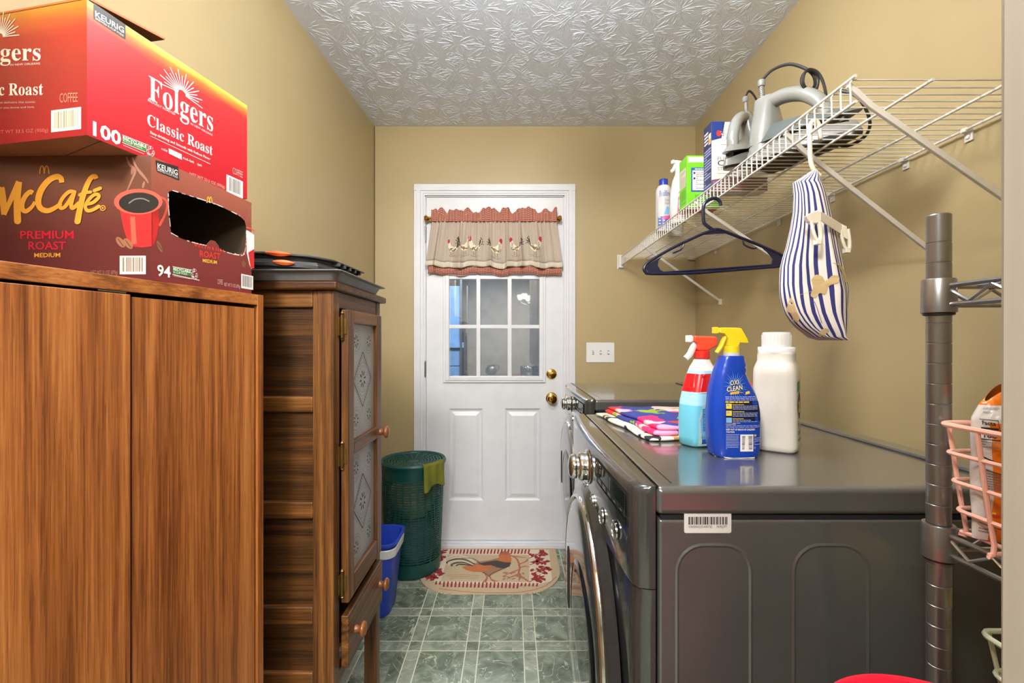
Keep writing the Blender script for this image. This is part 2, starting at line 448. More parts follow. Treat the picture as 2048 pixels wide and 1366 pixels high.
m = MB(); m.hexa([(wr(NY0), NY0, 0), (wr(NY0)+.1, NY0, 0), (wr(DY)+.1, DY+.12, 0), (wr(DY), DY+.12, 0),
                  (wr(NY0), NY0, ZC), (wr(NY0)+.1, NY0, ZC), (wr(DY)+.1, DY+.12, ZC), (wr(DY), DY+.12, ZC)])
struct(m.build('wall_right', M_wall))
DX0, DX1, DZ0, DZ1 = X(850), X(1129), 0.0, Z(392)      # door opening
m = MB(); m.box(wl(DY), DY, 0, DX0, DY+.12, ZC); m.box(DX1, DY, 0, wr(DY), DY+.12, ZC); m.box(DX0, DY, DZ1, DX1, DY+.12, ZC)
struct(m.build('wall_far', M_wall, smooth=0))
# near wall: only beside the opening
m = MB(); m.box(wl(NY1), NY0, 0, -0.66, NY1, ZC); m.box(0.235, NY0, 0, wr(NY1), NY1-.012, ZC); m.box(-0.66, NY0, 2.44, 0.235, NY1, ZC)
struct(m.build('wall_near', M_wall, smooth=0))
def jamb_mat():
    s = N('aged off white jamb paint'); v = s.coords(scale=(1, 1, .03))
    s.l(s.ramp(s.noise(v, 60, 3), [(.3, (158, 148, 134)), (.7, (170, 160, 146))]), s.b.inputs['Base Color'])
    s.bump(s.noise(v, 90, 2), .1, .001); return s.set(Roughness=.45)
M_jamb = jamb_mat()
xb, xt = 0.2116, 0.2182
m = MB(); m.hexa([(xb, NY0, 0), (.232, NY0, 0), (.232, NY1, 0), (xb+.0012, NY1, 0), (xt, NY0, 2.44), (.238, NY0, 2.44), (.238, NY1, 2.44), (xt+.0012, NY1, 2.44)])
m.hexa([(xb-.008, NY0+.01, 0), (xb, NY0+.01, 0), (xb, NY0+.05, 0), (xb-.008, NY0+.05, 0), (xt-.008, NY0+.01, 2.44), (xt, NY0+.01, 2.44), (xt, NY0+.05, 2.44), (xt-.008, NY0+.05, 2.44)])
m.box(.228, NY1, 0, .29, NY1+.012, 2.44)
struct(m.build('trim_3', M_jamb, smooth=0))
# baseboards
m = MB(); m.hexa([(wl(.3), .3, 0), (wl(.3)+.014, .3, 0), (wl(DY)+.014, DY, 0), (wl(DY), DY, 0), (wl(.3), .3, .09), (wl(.3)+.014, .3, .08), (wl(DY)+.014, DY, .08), (wl(DY), DY, .09)])
struct(m.build('baseboard_left', M_white, smooth=0))
m = MB(); m.box(X(1150), DY-.014, 0, wr(DY)-.002, DY, .085); struct(m.build('baseboard_far', M_white, smooth=0))
# door casing: stepped colonial profile, legs and head
m = MB()
for a, b, t in ((829, 834, .017), (834, 842, .021), (842, 847, .014), (847, 850.5, .010)):
    m.box(X(a), DY-t, 0, X(b), DY, Z(370)); m.box(X(1979-b), DY-t, 0, X(1979-a), DY, Z(370))
for a, b, t in ((370, 375, .0172), (375, 383, .0212), (383, 388, .0142), (388, 391.5, .0102)):
    m.box(X(829), DY-t, Z(b), X(1150), DY, Z(a)+.0004)
struct(m.build('trim_1', M_white, smooth=0, bevel=.0015))
m = MB(); m.box(DX0-.004, DY+.0, 0, DX0+.006, DY+.12, DZ1); m.box(DX1-.006, DY, 0, DX1+.004, DY+.12, DZ1); m.box(DX0, DY, DZ1-.004, DX1, DY+.12, DZ1+.004)
struct(m.build('trim_2', M_white, smooth=0))
m = MB(); m.box(X(848), DY-.035, 0.0, X(1131), DY+.08, .026); m.box(X(848), DY-.02, 0.026, X(1131), DY+.03, .034)
struct(m.build('trim_4', M_white, smooth=0, bevel=.003))

# ------------------------------------------------------------------ the door
FY = DY+.008                  # front face of the slab
def dx(px): return X(px, FY)
def dz(py): return Z(py, FY)
door = bpy.data.objects.new('door_1', None); COL.objects.link(door); door.location = (dx(989), FY, 0.035); WL['door_1'] = Vector(door.location); struct(door)
sx0, sx1, sz0, sz1 = dx(853), dx(1126.5), .036, dz(395)
wx0, wx1, wz0, wz1 = dx(897), dx(1081), dz(754), dz(455)      # window cut-out
m = MB(); TH = .042
m.box(sx0, FY, sz0, wx0, FY+TH, sz1); m.box(wx1, FY, sz0, sx1, FY+TH, sz1); m.box(wx0, FY, wz1, wx1, FY+TH, sz1)
# lower part with two raised panels: flat field, sunk moulding, raised centre
panels = [(890, 966, 817, 1001), (1010, 1087, 817.5, 1001.5)]
def rect_loop(x0, x1, z0, z1, y): return [(x0, y, z0), (x1, y, z0), (x1, y, z1), (x0, y, z1)]
m.box(wx0, FY+.012, sz0, wx1, FY+TH, wz0)
k = 0
outer = [Vector((wx0, sz0, 0)), Vector((wx1, sz0, 0)), Vector((wx1, wz0, 0)), Vector((wx0, wz0, 0))]
zt, zb = dz(817), dz(1001)
xs = [wx0, dx(966), dx(1010), wx1]
# flat field strips round the panels (panels run a little past the cut-out, so widen the stiles' faces)
def field(x0, x1, z0, z1): m.poly(rect_loop(x0, x1, z0, z1, FY-.0001))
field(wx0, wx1, sz0, zb); field(wx0, wx1, zt, wz0); field(dx(966), dx(1010), zb, zt)
for (a, b, c, d) in panels:
    x0, x1, z0, z1 = dx(max(a, 897.2)), dx(min(b, 1080.8)), dz(d), dz(c)
    fw, st = dx(898)-dx(890), FY
    loops = [rect_loop(x0, x1, z0, z1, FY-.0001), rect_loop(x0+.012, x1-.012, z0+.012, z1-.012, FY+.009),
             rect_loop(x0+.020, x1-.020, z0+.020, z1-.020, FY+.009), rect_loop(x0+.040, x1-.040, z0+.042, z1-.042, FY+.001)]
    m.loft(loops, False, True)
m.build('slab', M_white, door, smooth=0, fix=False)
m = MB()                      # raised frame round the glass
def frame(x0, x1, z0, z1, w, y0, y1):
    m.box(x0, y0, z0, x0+w, y1, z1); m.box(x1-w, y0, z0, x1, y1, z1); m.box(x0+w, y0, z0, x1-w, y1, z0+w); m.box(x0+w, y0, z1-w, x1-w, y1, z1)
frame(dx(886.5), dx(1091), dz(765), dz(444), .020, FY-.012, FY+.004)
frame(dx(891), dx(1086.5), dz(760.5), dz(449), .024, FY-.018, FY+.006)
m.build('window_frame', M_white, door, smooth=0, bevel=.003)
m = MB()
for px in (957, 1019.3): m.box(dx(px-4), FY-.010, wz0, dx(px+4), FY+.010, wz1)
for py in (653.5, 555 , ): m.box(wx0, FY-.0095, dz(py+3.6), wx1, FY+.0095, dz(py-3.6))
m.build('muntin_grille', M_white, door, smooth=0, bevel=.002)
m = MB(); m.box(wx0, FY+.012, wz0, wx1, FY+.016, wz1); m.build('glass', M_glass, door, smooth=0)
# knob and deadbolt
for nm, py, prof in (('deadbolt', 748, [(.030, 0), (.031, .004), (.028, .009), (.024, .010), (.0235, .014), (.012, .017), (.0, .017)]),
                     ('door_knob', 796, [(.033, 0), (.034, .004), (.028, .009), (.013, .012), (.012, .022), (.018, .028), (.027, .036), (.0295, .045), (.0265, .054), (.0205, .056), (.018, .053), (.010, .054), (.009, .058), (.0, .058)])):
    m = MB(); m.lathe([(r, FY-.0-h-.001) for r, h in prof], (dx(1103), 0, dz(py)), 'z', 32) if False else None
    rings = []
    for r, h in prof:
        r = max(r, .0003); rings.append([(dx(1103)+r*math.cos(2*PI*k/32), FY-h, dz(py)+r*math.sin(2*PI*k/32)) for k in range(32)])
    m.loft(rings); o = m.build(nm, M_brass, door, smooth=40); lab(o, 'polished brass '+nm.replace('_', ' '))
    if nm == 'deadbolt':
        m = MB(); m.hexa([(dx(1103)-.014, FY-.024, dz(752)), (dx(1103)+.010, FY-.024, dz(748)), (dx(1103)+.010, FY-.012, dz(748)), (dx(1103)-.014, FY-.012, dz(752)),
                          (dx(1103)-.010, FY-.024, dz(747)), (dx(1103)+.014, FY-.024, dz(743)), (dx(1103)+.014, FY-.012, dz(743)), (dx(1103)-.010, FY-.012, dz(747))])
        m.build('thumb_turn', M_brass, o, bevel=.002)
for py in (470, 738, 1012):
    m = MB()
    for q in range(5): m.lathe([(.0055, dz(py)-.045+q*.018), (.0055, dz(py)-.0285+q*.018)], (dx(851.3), DY-.007, 0), 'z', 12)
    m.lathe([(.003, dz(py)-.050), (.003, dz(py)+.052)], (dx(851.3), DY-.007, 0), 'z', 8)
    m.build('hinge', M_steel, door)
for py in (745, 795):         # edge plates at the latch side
    m = MB(); m.box(dx(1126.7), FY-.004, dz(py)-.022, dx(1128.6), FY+.006, dz(py)+.022); m.build('strike_plate', M_oldbrass, door, smooth=0)

# ------------------------------------------------------------------ curtain rod and valance
RY = 2.665; RZ = Z(437, RY)
rod = thing('curtain_rod', 'brass curtain rod with ball ends mounted across the top of the white door', 'curtain rod', (X(989, RY), RY, RZ))
m = MB(); m.lathe([(.0065, X(857, RY)), (.0065, X(1114, RY))], (0, RY, RZ), 'x', 16); m.build('rod', M_brass, rod)
for px, sg in ((1114, 1), (858, -1)):
    m = MB(); m.lathe([(.0066, 0), (.012, .002*sg), (.010, .005*sg), (.016, .010*sg), (.020, .018*sg), (.016, .026*sg), (.0005, .029*sg)], (X(px, RY), RY, RZ), 'x', 20)
    m.build('finial', M_brass, rod)
    m = MB(); m.box(X(px, RY)-.006*sg-.005, RY, RZ-.012, X(px, RY)-.006*sg+.005, FY-.0005, RZ+.012); m.build('bracket', M_brass, rod, bevel=.002)
def gingham(name, a, b, c, nu, nv):
    s = N(name); tc = s.n('ShaderNodeTexCoord'); sp = s.n('ShaderNodeSeparateXYZ'); s.l(tc.outputs['UV'], sp.inputs[0])
    u = s.math('LESS_THAN', s.math('FRACT', s.math('MULTIPLY', sp.outputs[0], nu)), .5); v = s.math('LESS_THAN', s.math('FRACT', s.math('MULTIPLY', sp.outputs[1], nv)), .5)
    k = s.math('MULTIPLY', s.math('ADD', u, v), .5)
    s.l(s.ramp(k, [(.0, a), (.25, b), (.75, c)], True), s.b.inputs['Base Color'])
    return s.set(Roughness=.9)
GA = ((212, 188, 170), (180, 98, 78), (140, 48, 34))
M_ging = gingham('red gingham cotton', *GA, 84, 33); M_gingh = gingham('red gingham heading', *GA, 84, 8)
def linen(name, rgb):
    s = N(name); v = s.coords(); w = s.noise(s.coords(scale=(1, 1, .1)), 900, 2); h = s.noise(s.coords(scale=(.1, .1, 1)), 900, 2)
    f = s.math('ADD', s.math('MULTIPLY', w, .5), s.math('MULTIPLY', h, .5))
    s.l(s.ramp(f, [(.35, tuple(c*.92 for c in rgb)), (.65, rgb)]), s.b.inputs['Base Color']); s.bump(f, .15, .0006)
    return s.set(Roughness=.9)
M_linen = linen('beige linen', (196, 180, 164)); M_hem = linen('cream hem tape', (222, 210, 190))
TRN = []
def folds(u):                 # fold wave across the valance, irregular
    return (1-2*abs(math.sin(PI*(u*6.6+.35*math.sin(u*9+.4)+.2)))**.75)*.75+.22*math.sin(u*83+.7)+.2*math.sin(u*47+2)
def steps(u):                 # overlap steps that lift the hem in places
    return .006*math.sin(u*19+.5)+.004*math.sin(u*43)
HX0, HX1 = X(864, RY), X(1113, RY)
BX0, BX1 = X(849, 2.63), X(1127, 2.63)
ZT, ZB = Z(444, RY), Z(533, 2.64)
def val(u, v, lift=0):        # front cream layer
    e = v**.7
    x = (HX0+(HX1-HX0)*u)*(1-v)+(BX0+(BX1-BX0)*u)*v+.004*e*math.sin(u*60)
    y = RY-.0085-.010*v-(.004+.022*e)*folds(u)-.004*(1-v)*math.sin(u*190)-lift
    return Vector((x, y, ZT+(ZB+steps(u)*1.2-ZT)*v))
def val2(u, v):
    x = (HX0+(HX1-HX0)*u)*(1-v)+(BX0+.010+(BX1-.004-BX0-.010)*u)*v
    y = RY+.007-.004*v-(.003+.009*v)*folds(u+.01)
    return Vector((x, y, ZT+(Z(547.5, 2.65)+steps(u)*.9-ZT)*v))
def head(u, v):
    top = Z(420.5-6*math.tanh(1.8*math.sin(u*33+.6+1.2*math.sin(u*11)))+1.5*math.sin(u*120)+(4 if u < .28 else 0), RY)
    z = (ZT-.002)+(top-ZT)*v
    bulge = .011*math.sin(min(1, v/.42)*PI) if v < .42 else 0
    return Vector((HX0-.002+(HX1-HX0+.004)*u, RY-.0105-bulge*.4-.0035*math.sin(u*230)-.002*math.sin(u*97)-(.010*max(0, v-.4)*math.sin(u*58)), z))
def head2(u, v):
    top = Z(422+5*math.sin(u*29+2.6)+4*math.sin(u*61), RY)
    return Vector((HX0-.002+(HX1-HX0+.004)*u, RY+.009+.002*math.sin(u*210)+.008*max(0, v-.4)*math.sin(u*53+1), ZT-.002+(top-ZT)*v))
cur = thing('valance_curtain', 'short beige and red gingham valance with embroidered roosters hanging over the door window', 'curtain', (X(989, RY), RY, ZB))
def sheet(fn, nu, nv, name, mt, par, sol=.0008, usemat=None):
    m = MB(); m.grid(fn, nu, nv); o = m.build(name, mt, par, smooth=180, fix=False)
    md = o.modifiers.new('thickness', 'SOLIDIFY'); md.thickness = sol; md.offset = 0; return o
pan = sheet(lambda u, v: val(u, v*.885), 260, 16, 'front_panel', M_linen, cur)
sheet(lambda u, v: val(u, .885+v*.115, .0003), 260, 3, 'hem', M_hem, cur); bpy.data.objects['hem']['label'] = 'cream hem band'
o = sheet(val2, 220, 10, 'back_layer', M_ging, cur); lab(o, 'red gingham under layer')
o = sheet(head, 420, 12, 'heading', M_gingh, cur); lab(o, 'gathered red gingham heading')
sheet(head2, 300, 8, 'heading_back', M_gingh, cur)
# embroidered roosters on the front panel, (u,v) from the photo
def cu(px, py):
    v = (py-444)/(533-444); 
    return ((X(px, 2.645)-(HX0*(1-v)+BX0*v))/((HX1-HX0)*(1-v)+(BX1-BX0)*v), v)
pr = Print(lambda u, v, h: val(u, v, h), eps=.0009, maxlen=.03)
T_dk = ink('dark olive thread', (70, 62, 48), .9); T_cr = ink('cream thread', (236, 226, 200), .9); T_tan = ink('tan thread', (150, 126, 90), .9); T_red = ink('red thread', (186, 44, 58), .9)
def rooster(cx, cy, s, flip):
    f = -1 if flip else 1
    def q(pts): return [cu(cx+1.18*f*s*a, cy-2+1.22*s*b) for a, b in pts]
    L = 0
    pr.poly(q([(-9, -4), (-5, -1), (0, -1), (5, -5), (7, -11), (10, -11), (11, -5), (10, 2), (6, 8), (1, 10), (-5, 7), (-9, 2)]), T_cr, 0)
    pr.poly(q([(-8, 0), (-2, 0), (5, 2), (8, 5), (3, 9), (-3, 8)]), T_tan, 1)
    for k in range(4): pr.stroke(q([(-6+k*3.2, 2), (-4+k*3.2, 4), (-3+k*3.2, 7)]), .0042, T_dk, 2, 3)
    for a in ((-13, -13), (-16, -9), (-15, -3), (-11, -15)): pr.stroke(q([(-7, 1), ((a[0]-7)/2-1, a[1]/2-3), a]), (.005, .010, .006), T_dk, 2, 4)
    pr.stroke(q([(-9, -2), (-12, -8), (-10, -13)]), .004, T_cr, 3, 4)
    pr.poly(q([(7, -11), (8, -15), (11, -16), (12.5, -12), (11.5, -7), (9, -8)]), T_red, 3)
    pr.stroke(q([(9, 2), (8, 6)]), .003, T_dk, 3, 2)
    pr.stroke(q([(0, 9), (1, 16)]), .004, T_tan, 2, 2); pr.stroke(q([(4, 9), (4, 16)]), .004, T_tan, 2, 2)
    pr.stroke(q([(-9, 17), (-3, 16), (2, 18), (9, 16.5)]), .0035, T_dk, 2, 4); pr.stroke(q([(-7, 19), (0, 18), (8, 19)]), .0028, T_dk, 3, 4)
for a in ((906, 496, .8, True), (928, 492, .95, False), (950, 495, .95, True), (990, 496, .95, False), (1032, 495, .9, True), (1069, 493, .98, False)): rooster(*a)
pr.build('embroidery', pan, 'embroidered rooster row')

# ------------------------------------------------------------------ light switch
sw = thing('light_switch', 'white three-gang toggle switch plate on the tan wall right of the door', 'light switch', (X(1200), DY, Z(705)))
m = MB(); m.prism(rrect(X(1172.5), Z(725), X(1228.5), Z(685), .004), (0, DY-.0055, 0), (1, 0, 0), (0, 0, 1), (0, .0054, 0)); m.build('plate', M_whitep, sw, bevel=.002)
for px in (1186, 1201, 1216.5):
    m = MB(); x = X(px); up = px < 1190
    z0, z1 = Z(705)-.010, Z(705)+.010
    t = .006 if up else -.006
    m.hexa([(x-.004, DY-.007, z0+.003), (x+.004, DY-.007, z0+.003), (x+.004, DY-.005, z0), (x-.004, DY-.005, z0), (x-.004, DY-.010, z1-.006+t*.3), (x+.004, DY-.010, z1-.006+t*.3), (x+.004, DY-.005, z1), (x-.004, DY-.005, z1)])
    m.hexa([(x-.003, DY-.017, Z(705)+t), (x+.003, DY-.017, Z(705)+t), (x+.003, DY-.006, Z(705)-.004), (x-.003, DY-.006, Z(705)-.004), (x-.003, DY-.016, Z(705)+t+.005), (x+.003, DY-.016, Z(705)+t+.005), (x+.003, DY-.006, Z(705)+.004), (x-.003, DY-.006, Z(705)+.004)])
    m.build('toggle', M_whitep, sw, smooth=0)
    m = MB(); m.box(x-.0052, DY-.0058, Z(705)-.0125, x+.0052, DY-.0050, Z(705)+.0125); m.build('slot', I_grey, sw, smooth=0)

# ------------------------------------------------------------------ garage beyond the door glass
M_gar = mat('grey garage wall paint', (140, 140, 143), .7); M_garf = mat('garage concrete', (110, 108, 105), .8)
m = MB(); m.box(-2.4, 5.6, 0, 2.0, 5.7, 2.7); m.box(-2.5, DY+.12, 0, -2.4, 5.7, 2.7); m.box(2.0, DY+.12, 0, 2.1, 5.7, 2.7)
struct(m.build('wall_garage', M_gar, smooth=0))
m = MB(); m.box(-2.5, DY+.12, 2.7, 2.1, 5.7, 2.75); struct(m.build('ceiling_garage', M_gar, smooth=0))
M_bluelit = mat('blue-lit garage door enamel', (150, 190, 232), .45)  # blue of the light falling on the garage door, put into its colour
gd = bpy.data.objects.new('door_2', None); COL.objects.link(gd); gd.location = (-1.4, 5.2, 0); WL['door_2'] = Vector(gd.location); struct(gd)
GY = 5.2; gx1 = X(920, GY)
for k in range(4):
    m = MB(); z0 = .02+k*.46; m.box(-2.2, GY, z0, gx1, GY+.04, z0+.452)
    for q in range(2): m.prism(rrect(-1.3+q*.42-.30, z0+.06, -1.3+q*.42+.06, z0+.39, .02), (0, GY-.006, 0), (1, 0, 0), (0, 0, 1), (0, .006, 0))
    m.build('door_section', M_bluelit, gd, bevel=.004)
m = MB(); m.box(X(921, GY), GY-.05, 0, X(925, GY), GY, 2.1); m.tube([(X(927, GY), GY-.05, 2.0), (X(940, GY), GY-.9, 2.5)], .03, 6); m.box(X(934, GY), GY-.04, 0, X(936.5, GY), GY, 1.85)
m.build('track', mat('galvanised track', (150, 152, 156), .4, .7), gd, smooth=0)
m = MB(); m.box(X(899, GY), GY-.03, Z(690, GY)-.03, X(928, GY), GY-.01, Z(690, GY)+.03); m.build('hinge_strap', M_bluelit, gd, smooth=0)

# ------------------------------------------------------------------ kitchen and dining room behind the viewer
m = MB(); m.box(-3.2, -3.8, 0, 2.6, -3.7, 2.46); m.box(-3.3, -3.8, 0, -3.2, NY0, 2.46); m.box(2.6, -3.8, 0, 2.7, NY0, 2.46); m.box(-3.2, NY0-.001, 0, wl(NY0)-.1, NY0+.1, 2.46); m.box(wr(NY0)+.1, NY0-.001, 0, 2.6, NY0+.1, 2.46)
struct(m.build('wall_kitchen', M_wall2, smooth=0))
m = MB(); m.box(-3.2, -3.8, 2.46, 2.6, NY0, 2.49); struct(m.build('ceiling_kitchen', mat('white ceiling paint', (232, 232, 232), .8), smooth=0))
def glow(name, rgb, power):
    s = N(name); nz = s.noise(s.coords(), 5, 1); s.l(s.ramp(nz, [(.2, rgb), (.8, rgb)]), s.b.inputs['Emission Color'])
    s.b.inputs['Emission Strength'].default_value = power; s.b.inputs['Base Color'].default_value = L3(rgb); return s.m
M_glow = glow('lit frosted glass', (255, 244, 226), 4.0); M_glowd = glow('lit globe glass', (255, 254, 252), 54.0)
CX, CY, CZ = .33, -2.0, 1.90
ch = thing('chandelier', 'lit six-arm chandelier with frosted cup shades hanging in the dining room behind', 'chandelier', (CX, CY, CZ))
m = MB(); m.lathe([(.012, CZ-.05), (.03, CZ-.03), (.012, CZ+.05), (.02, CZ+.10), (.008, CZ+.14), (.006, 2.44), (.05, 2.445), (.05, 2.459)], (CX, CY, 0), 'z', 16); m.build('stem', M_steel, ch)
for k in range(6):
    a = k*PI/3+.2; ca, sa = math.cos(a), math.sin(a)
    m = MB(); m.tube(smoothpath([(CX+ca*.01, CY+sa*.01, CZ), (CX+ca*.09, CY+sa*.09, CZ-.07), (CX+ca*.17, CY+sa*.17, CZ-.05), (CX+ca*.2, CY+sa*.2, CZ+.0)]), .006, 8); ar = m.build('arm', M_steel, ch)
    m = MB(); m.lathe([(.02, CZ), (.035, CZ+.02), (.045, CZ+.06), (.042, CZ+.08)], (CX+ca*.2, CY+sa*.2, 0), 'z', 16); m.build('shade', M_glow, ch)
lf = thing('ceiling_light', 'round frosted globe light on the laundry ceiling', 'ceiling light', (0.0, 0.95, ZC))
m = MB(); m.lathe([(.075, ZC-.02), (.08, ZC)], (0.0, 0.95, 0), 'z', 32); m.build('base', M_whitep, lf)
m = MB(); m.lathe([(.012, ZC-.021), (.012, ZC-.10), (.05, ZC-.102), (.085, ZC-.122), (.108, ZC-.155), (.112, ZC-.19), (.10, ZC-.235), (.07, ZC-.27), (.035, ZC-.286), (.001, ZC-.29)], (0.0, 0.95, 0), 'z', 32, False, True); m.build('diffuser', M_glowd, lf)
# sideboard with a pewter pitcher and dark canisters (seen mirrored in the door glass)
SB = -1.5
sb = thing('sideboard', 'dark wood sideboard against the kitchen wall behind the viewer', 'sideboard', (.3, SB-.2, 0))
m = MB(); m.box(-.32, SB-.42, .06, .85, SB-.02, .665); m.box(-.26, SB-.40, 0, .79, SB-.06, .06); m.build('body', M_oakz, sb, bevel=.004)
m = MB(); m.box(-.35, SB-.45, .666, .88, SB, .70); m.build('top', M_oakx, sb, bevel=.004)
for k in range(3):
    m = MB(); m.box(-.29+k*.385, SB-.019, .10, .07+k*.385, SB-.002, .64); d = m.build('door', M_oakz, sb, bevel=.004)
    m = MB(); m.lathe([(.006, 0), (.012, .012), (.001, .018)], (.04+k*.385, SB-.002, .42), 'y', 12); m.build('knob', M_steel, d)
def mirror_x(px, y): return (px-1024)/F*(2*2.722-y)
pc = thing('pitcher', 'small pewter pitcher with looped handle on the sideboard behind', 'pitcher', (mirror_x(982, SB-.15), SB-.15, .7002))
m = MB(); bx, by = mirror_x(982, SB-.15), SB-.15
m.lathe([(.06, .7005), (.085, .73), (.09, .77), (.07, .81), (.05, .83), (.06, .85)], (bx, by, 0), 'z', 24, True, False); m.build('body', M_steel, pc)
m = MB(); m.tube(smoothpath([(bx+.055, by, .84), (bx+.12, by, .85), (bx+.12, by, .79), (bx+.08, by, .74)]), .007, 8); m.build('handle', M_steel, pc)
for px, hh, rr, nm, lb in ((1068, .30, .06, 'coffee_maker', 'tall dark canister-shaped coffee maker on the sideboard behind'), (1047, .14, .05, 'canister', 'short grey canister beside the dark coffee maker on the sideboard behind')):
    x = mirror_x(px, SB-.16); t = thing(nm, lb, nm.replace('_', ' '), (x, SB-.16, .7002))
    m = MB(); m.lathe([(rr, .7006), (rr, .7006+hh*.85), (rr*.9, .7006+hh*.9)], (x, SB-.16, 0), 'z', 20); m.build('body', M_black if hh > .2 else M_steel, t)
    m = MB(); m.lathe([(rr*.95, .701+hh*.9), (rr*.95, .701+hh*.97), (rr*.2, .701+hh), (rr*.2, .701+hh*1.05)], (x, SB-.16, 0), 'z', 20); m.build('lid', M_steel, t)
# ------------------------------------------------------------------ tall laminate utility cabinet, left front, turned a little into the room
CZT = 1.3175                  # its top
ca = Vector((-.5407, .990, 0)); cd = Vector((-.2137, -.9769, 0)); cn = Vector((-.9769, .2137, 0))   # far front corner, along the front towards the viewer, into the wall
CW, CDp = .555, .232
def cab(u, w, z): return ca+cd*u+cn*w+Vector((0, 0, z))
def cbox(m, u0, u1, w0, w1, z0, z1):
    m.hexa([cab(u0, w0, z0), cab(u0, w1, z0), cab(u1, w1, z0), cab(u1, w0, z0), cab(u0, w0, z1), cab(u0, w1, z1), cab(u1, w1, z1), cab(u1, w0, z1)])
cb = thing('utility_cabinet', 'tall orange-brown wood laminate cabinet with two plain doors carrying the coffee boxes', 'cabinet', tuple(cab(CW/2, CDp/2, 0)))
for a, b in ((0, .0165), (CW-.0165, CW)): m = MB(); cbox(m, a, b, 0, CDp, 0, CZT); m.build('side_panel', M_lamz, cb, bevel=.001)
m = MB(); cbox(m, .017, CW-.017, .010, CDp, CZT-.017, CZT); cbox(m, .017, CW-.017, .0005, .010, CZT-.0225, CZT); m.build('top_panel', M_lamx, cb, bevel=.001)
m = MB(); cbox(m, .017, CW-.017, CDp-.005, CDp, .05, CZT-.024); cbox(m, .017, CW-.017, .012, CDp-.006, .06, .075); m.build('back_panel', M_lamz, cb, smooth=0)
m = MB(); cbox(m, .017, CW-.017, .03, .045, 0, .06); m.build('plinth', M_lamx, cb, smooth=0)
dt = CZT-.0275
m = MB(); cbox(m, .0205, .2745, .004, .020, .065, dt-.002); d1 = m.build('door', M_lamz, cb, bevel=.0012)
m = MB(); cbox(m, .2790, CW-.0195, .001, .017, .065, dt+.001); d2 = m.build('door', M_lamz, cb, bevel=.0012); lab(d2, 'nearer cabinet door standing slightly proud')
m = MB(); cbox(m, .285, .325, .0022, .0075, dt+.0025, dt+.0045); m.build('door_catch', M_steel, cb, smooth=0)

# ------------------------------------------------------------------ coffee boxes
def grad(name, stops, axis=2, lo=0, hi=1):       # printed colour gradient, from the bottom to the top of the box
    s = N(name); v = s.coords(); sp = s.n('ShaderNodeSeparateXYZ'); s.l(v, sp.inputs[0])
    t = s.math('DIVIDE', s.math('SUBTRACT', sp.outputs[axis], lo), hi-lo)
    nz = s.noise(s.coords(scale=(3, 3, 30)), 3, 4)
    t = s.math('ADD', t, s.math('MULTIPLY', s.math('SUBTRACT', nz, .5), .10))
    s.l(s.ramp(t, stops), s.b.inputs['Base Color']); return s.set(Roughness=.36)
BH = .205
M_card = mat('brown cardboard', (150, 112, 84), .85); M_cardin = mat('plain kraft board', (78, 62, 44), .9)
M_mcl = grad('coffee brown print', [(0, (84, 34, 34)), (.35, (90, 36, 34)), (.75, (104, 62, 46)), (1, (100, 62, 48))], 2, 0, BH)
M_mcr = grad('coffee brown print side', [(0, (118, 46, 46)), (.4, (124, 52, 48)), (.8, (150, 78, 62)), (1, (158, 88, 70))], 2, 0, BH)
# lower box: near corner, far corner, left direction
n0, n1 = Vector((-.594, .749, 0)), Vector((-.5640, .985, 0)); lft = Vector((-.262, .004, 0))
z0 = CZT+.0006; z1 = z0+BH
lb = thing('coffee_box', 'dark brown coffee pod box with a torn window, under the red box', 'box', tuple((n0+n1+lft)/2+Vector((0, 0, z0))))
V = lambda p, z: (p.x, p.y, z)
m = MB()
m.use(0); m.poly([V(n0+lft, z0), V(n0, z0), V(n0, z1), V(n0+lft, z1)])
m.use(2); m.poly([V(n0+lft, z1), V(n0, z1), V(n1, z1-.006), V(n1+lft, z1-.006)]); m.poly([V(n0+lft, z0), V(n1+lft, z0), V(n1, z0), V(n0, z0)])
m.poly([V(n1, z0), V(n1+lft, z0), V(n1+lft, z1-.006), V(n1, z1-.006)]); m.poly([V(n0+lft, z0), V(n0+lft, z1), V(n1+lft, z1-.006), V(n1+lft, z0)])
PR = Plane(V(n0, z0), n1-n0, (0, 0, 1)); LR = (n1-n0).length
hole = PR.pts([(335, 392), (338, 383), (346, 381), (360, 385), (400, 398), (440, 412), (478, 431), (489, 441), (492, 452), (492, 470), (490, 494), (486, 504), (478, 508), (470, 508), (440, 499),
               (437, 491), (430, 482), (421, 480), (415, 486), (412, 490), (390, 486), (365, 478), (348, 471), (342, 464), (340, 452), (337, 420)])
m.use(1)
outer = [(0, 0), (LR, 0), (LR, BH-.006), (0, BH)]
loops = [[Vector((p[0], p[1], 0)) for p in outer], [Vector((p[0], p[1], 0)) for p in hole]]
flat = [p for q in loops for p in q]
for t in tessellate_polygon(loops): m.poly([PR.pt(flat[i].x, flat[i].y) for i in t])
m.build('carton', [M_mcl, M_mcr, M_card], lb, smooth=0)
m = MB(); e = .002        # kraft lining seen through the hole
i0, i1, il = n0+Vector((-.004, .004, 0)), n1+Vector((-.004, -.003, 0)), lft*.97
for q in ([V(i0+il, z0+e), V(i0, z0+e), V(i0, z1-.004), V(i0+il, z1-.004)], [V(i0+il, z0+e), V(i0, z0+e), V(i1, z0+e), V(i1+il, z0+e)], [V(i0+il, z1-.004), V(i0, z1-.004), V(i1, z1-.010), V(i1+il, z1-.010)],
          [V(i1+il, z0+e), V(i1, z0+e), V(i1, z1-.010), V(i1+il, z1-.010)], [V(i0+il, z0+e), V(i1+il, z0+e), V(i1+il, z1-.010), V(i0+il, z1-.004)]): m.poly(q)
